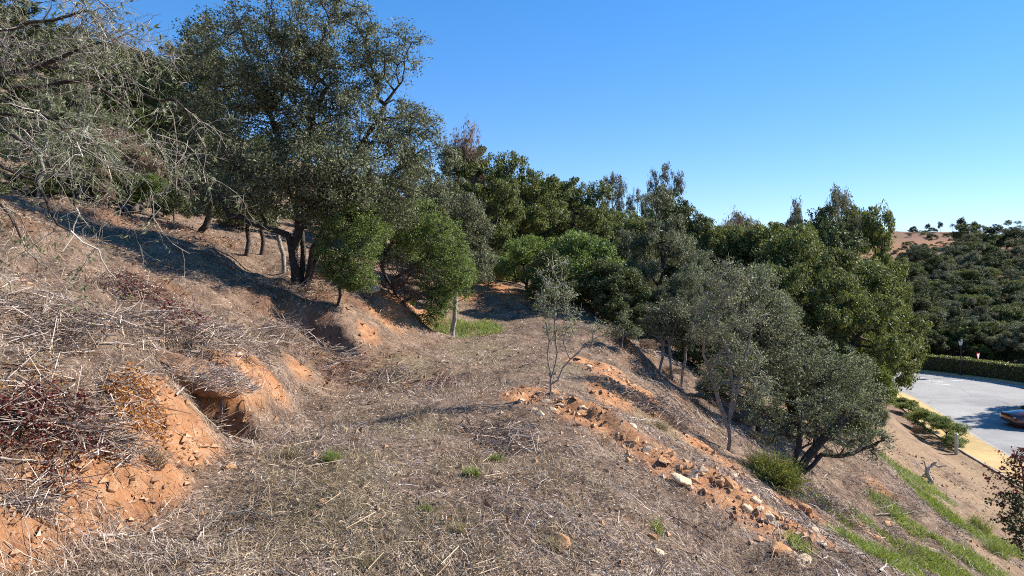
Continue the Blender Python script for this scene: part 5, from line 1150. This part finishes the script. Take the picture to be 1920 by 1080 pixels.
for k, a in enumerate(((45, 815, 110, 60, 'red_leaf', 'cut brush with dark red leaves at the left edge', 130, 12), (145, 800, 90, 40, 'red_leaf', 'thin cut brush with scattered dark red leaves beside the left pile', 90, 7), (170, 840, 60, 30, 'red_leaf', 'small dark red sprays on the lip of the left bank', 50, 7), (255, 765, 100, 34, 'ochre_leaf', 'cut brush with ochre-brown leaves above the hollow', 150, 11), (60, 725, 90, 20, 'ochre_leaf', 'few ochre leaves in the brush at the left edge', 50, 5), (110, 900, 80, 40, 'red_leaf', 'dark red twiggy brush hanging over the orange bank', 50, 5),
        (265, 562, 70, 30, 'red_leaf', 'dark red brush in the shade left of the big trunk', 110, 10), (345, 598, 80, 22, 'red_leaf', 'second patch of red-leaved brush in front of the shade', 80, 8), (825, 722, 70, 10, 'red_leaf', 'low dark red cuttings on the terrace path', 50, 8), (235, 548, 60, 20, 'red_leaf', 'small red-leaved brush at the edge of the shade', 50, 8), (600, 545, 70, 16, 'brown_leaf', 'brown leafy litter at the foot of the big trunk', 60, 8),
        (1560, 965, 90, 26, 'brown_leaf', 'brown cut brush below the leaning olive trunk', 170, 2), (1620, 925, 90, 24, 'brown_leaf', 'brown cut brush right of the leaning olive', 170, 2), (1700, 945, 60, 22, 'brown_leaf', 'grey heap of cut twigs in the green patch of the right slope', 130, 1), (1690, 1030, 70, 26, 'brown_leaf', 'dark heap of cut twigs at the bottom right', 150, 1), (1785, 905, 60, 14, 'brown_leaf', 'low dark heap of twigs on the bare earth by the pavement', 120, 2), (1790, 1000, 50, 18, 'brown_leaf', 'grey twig heap between green patches at the lower right', 100, 1),
        (1255, 790, 70, 22, 'brown_leaf', 'dark heap of cut twigs behind the rubble', 160, 2), (960, 825, 110, 14, 'brown_leaf', 'dark bristly heap of cut stems in the middle of the terrace', 200, 1), (1200, 760, 60, 20, 'brown_leaf', 'brown heap of cut twigs below the orange patch', 120, 2), (395, 735, 80, 24, 'brown_leaf', 'tangle of grey twigs on top of the ledge over the hollow', 200, 1), (640, 690, 100, 20, 'brown_leaf', 'brown tangle of twigs at the foot of the shaded cut', 200, 2), (740, 715, 80, 14, 'brown_leaf', 'brown twig heap at the left edge of the path', 150, 2),
        (120, 640, 130, 26, 'brown_leaf', 'grey brush heap on the left slope below the shade', 260, 1), (280, 640, 110, 24, 'brown_leaf', 'grey brush heap above the ochre leaves', 240, 1), (450, 640, 120, 26, 'brown_leaf', 'grey brush heap on the crest before the shaded cut', 260, 1), (540, 640, 90, 26, 'brown_leaf', 'tangled brush heap hanging over the shaded cut', 220, 1), (60, 590, 100, 20, 'brown_leaf', 'brush heap at the left edge under the shade', 200, 1), (230, 850, 60, 18, 'brown_leaf', 'thin twigs sprawling over the left bank', 90, 1), (60, 960, 70, 24, 'brown_leaf', 'twigs hanging down the lower left bank', 110, 1))):
    cut_shrub(*a, seed=k, bark='brush')

# ---- dead branches one can point at
def branch(pts, r, mat, label, group=None, seed=0, twigs=5, lift=.05):
    g = np.random.default_rng(900 + seed); w = []
    for px, py in pts:
        h = hit(px, py); w.append(h + [0, 0, lift])
    base = w[0].copy(); fine = [w[0]]
    for a, b in zip(w[:-1], w[1:]):
        m = max(3, int(np.linalg.norm(b - a) / .12))
        for t in range(1, m + 1):
            p = a + (b - a) * t / m + g.normal(size=3) * r * .8; p[2] = max(p[2], float(H(p[0], p[1])) + r); fine.append(p)
    e = tag(empty('dead_branch', base), label, 'branch', group)
    rr = np.linspace(r, r * .4, len(fine)); v, f = tubes(np.array(fine[:-1]), np.array(fine[1:]), rr[:-1], rr[1:], 6); link('stem', np_mesh('branch_stem', v - base, f, M[mat], True), e)
    q0, q1 = [], []
    for k in range(twigs):
        i = int(g.integers(1, len(fine) - 1)); d = unit(unit(fine[i + 1] - fine[i]) + g.normal(size=3) * .6 + [0, 0, .25]); L = .12 + .22 * g.random(); m = fine[i] + d * L * .5; t2 = m + unit(d + g.normal(size=3) * .4) * L * .5
        q0 += [fine[i], m]; q1 += [m, t2]
    if q0:
        v, f = tubes(np.array(q0), np.array(q1), np.full(len(q0), r * .45), np.full(len(q0), r * .25), 4); link('twigs', np_mesh('branch_twigs', v - base, f, M[mat], True), e)['kind'] = 'stuff'
for k, (pts, r, m, lab) in enumerate((
        ([(0, 693), (60, 697), (130, 700)], .016, 'dark_stick', 'pair of grey poles lying level at the left edge'), ([(25, 702), (70, 685), (108, 672)], .010, 'dark_stick', 'thin dark stick pointing up beside the grey poles'), ([(195, 818), (240, 796), (282, 778)], .012, 'stick', 'grey stick leaning on the orange bank'), ([(60, 805), (115, 815), (170, 845)], .013, 'stick', 'forked grey branch on the lip of the left bank'), ([(0, 875), (60, 885), (105, 876)], .011, 'stick', 'grey branch across the red brush at the left edge'),
        ([(185, 1019), (230, 1016), (265, 1013)], .011, 'stick', 'pale straight stick in the brush at the bottom left'), ([(368, 1024), (382, 1005), (390, 995)], .011, 'stick', 'short pale forked stick at the bottom left'), ([(425, 1015), (455, 1002), (480, 1000)], .009, 'stick', 'pale curved twig at the bottom'), ([(280, 1010), (300, 990)], .008, 'stick', 'short pale stick pointing away at the bottom left'), ([(300, 1050), (320, 1045)], .009, 'stick', 'stubby pale chip at the bottom left'), ([(330, 750), (360, 725), (390, 708)], .014, 'stick', 'stick propped over the dark hollow'), ([(425, 975), (470, 970), (525, 985)], .007, 'stick', 'long thin arched twig on the straw'),
        ([(215, 708), (245, 707), (278, 706)], .011, 'stick', 'pale level stick above the ochre leaves'), ([(190, 720), (210, 738), (222, 752)], .012, 'stick', 'bent grey stick left of the ochre leaves'), ([(70, 553), (120, 565), (140, 578)], .012, 'stick', 'pale branch lying at the edge of the shade'), ([(180, 652), (240, 655), (300, 672)], .010, 'stick', 'long thin stick on the brushy slope'), ([(360, 625), (400, 640), (430, 655)], .011, 'stick', 'grey stick on the crest of the bank'), ([(0, 548), (20, 535), (36, 528)], .01, 'stick', 'thin stick at the left edge by the shade'),
        ([(885, 812), (880, 800), (878, 795)], .016, 'dark_stick', 'short black stump of a branch in the middle of the brush'), ([(890, 812), (905, 805), (920, 798)], .010, 'dark_stick', 'dark twig right of the black stump'), ([(980, 690), (1010, 675), (1030, 660)], .014, 'dark_stick', 'dark branch lying behind the terrace rubble'), ([(930, 660), (965, 645), (990, 640)], .014, 'dark_stick', 'dark branch on the path before the terrace end'), ([(1005, 572), (1040, 575), (1052, 568)], .02, 'stick', 'pale crooked branch behind the sapling'), ([(1180, 790), (1230, 795), (1270, 805)], .010, 'stick', 'long straw-coloured stalk above the rubble'), ([(1255, 975), (1300, 1000), (1340, 1022)], .010, 'dark_stick', 'dark stick on the grey brush left of the rubble'), ([(1460, 1040), (1462, 1010), (1455, 990)], .007, 'stick', 'thin upright twig in front of the broad orange slab'), ([(1650, 1080), (1665, 1062), (1690, 1055)], .014, 'stick', 'white curved branch at the bottom right'), ([(1640, 968), (1700, 966), (1740, 962)], .016, 'stick', 'thin grey pole lying across the green slope'), ([(700, 1000), (740, 985)], .012, 'dark_stick', 'dark stick in the straw at the bottom'), ([(980, 905), (1010, 915), (1030, 905)], .008, 'stick', 'thin curved twig in the grey brush right of the green tuft'))):
    branch(pts, r, m, lab, None, k, twigs=3 + k % 4)
h = hit(1738, 905); g = np.random.default_rng(990); e = tag(empty('driftwood', h), 'bleached white dead root standing on the slope above the pavement', 'branch')
p0, p1, r0, r1 = grow(g, [h - [0, 0, .1], h + [.0, 0, .3], h + [-.05, 0, .6]], h + np.array([[.35, 0, .75], [.5, .1, .55], [-.2, 0, .2], [.25, 0, .1], [-.1, .1, .8], [.75, 0, .62]]), .08, step=.12, jitter=.25, tip=.025); v, f = tubes(p0, p1, r0, r1, 6); link('root', np_mesh('root', v - h, f, M['white_wood'] if 'white_wood' in M else M['stick'], True), e)
for k, (pts, r, lab) in enumerate((([(228, 405), (262, 398), (282, 372)], .09, 'thick black fallen trunk at the top of the cleared slope'), ([(285, 415), (312, 405), (345, 402)], .05, 'dark crooked branch right of the fallen trunk'), ([(298, 402), (318, 388)], .045, 'short dark stub between fallen trunk and leaning oak'))):
    branch(pts, r, 'dark_stick', lab, None, 60 + k, twigs=4, lift=.12)
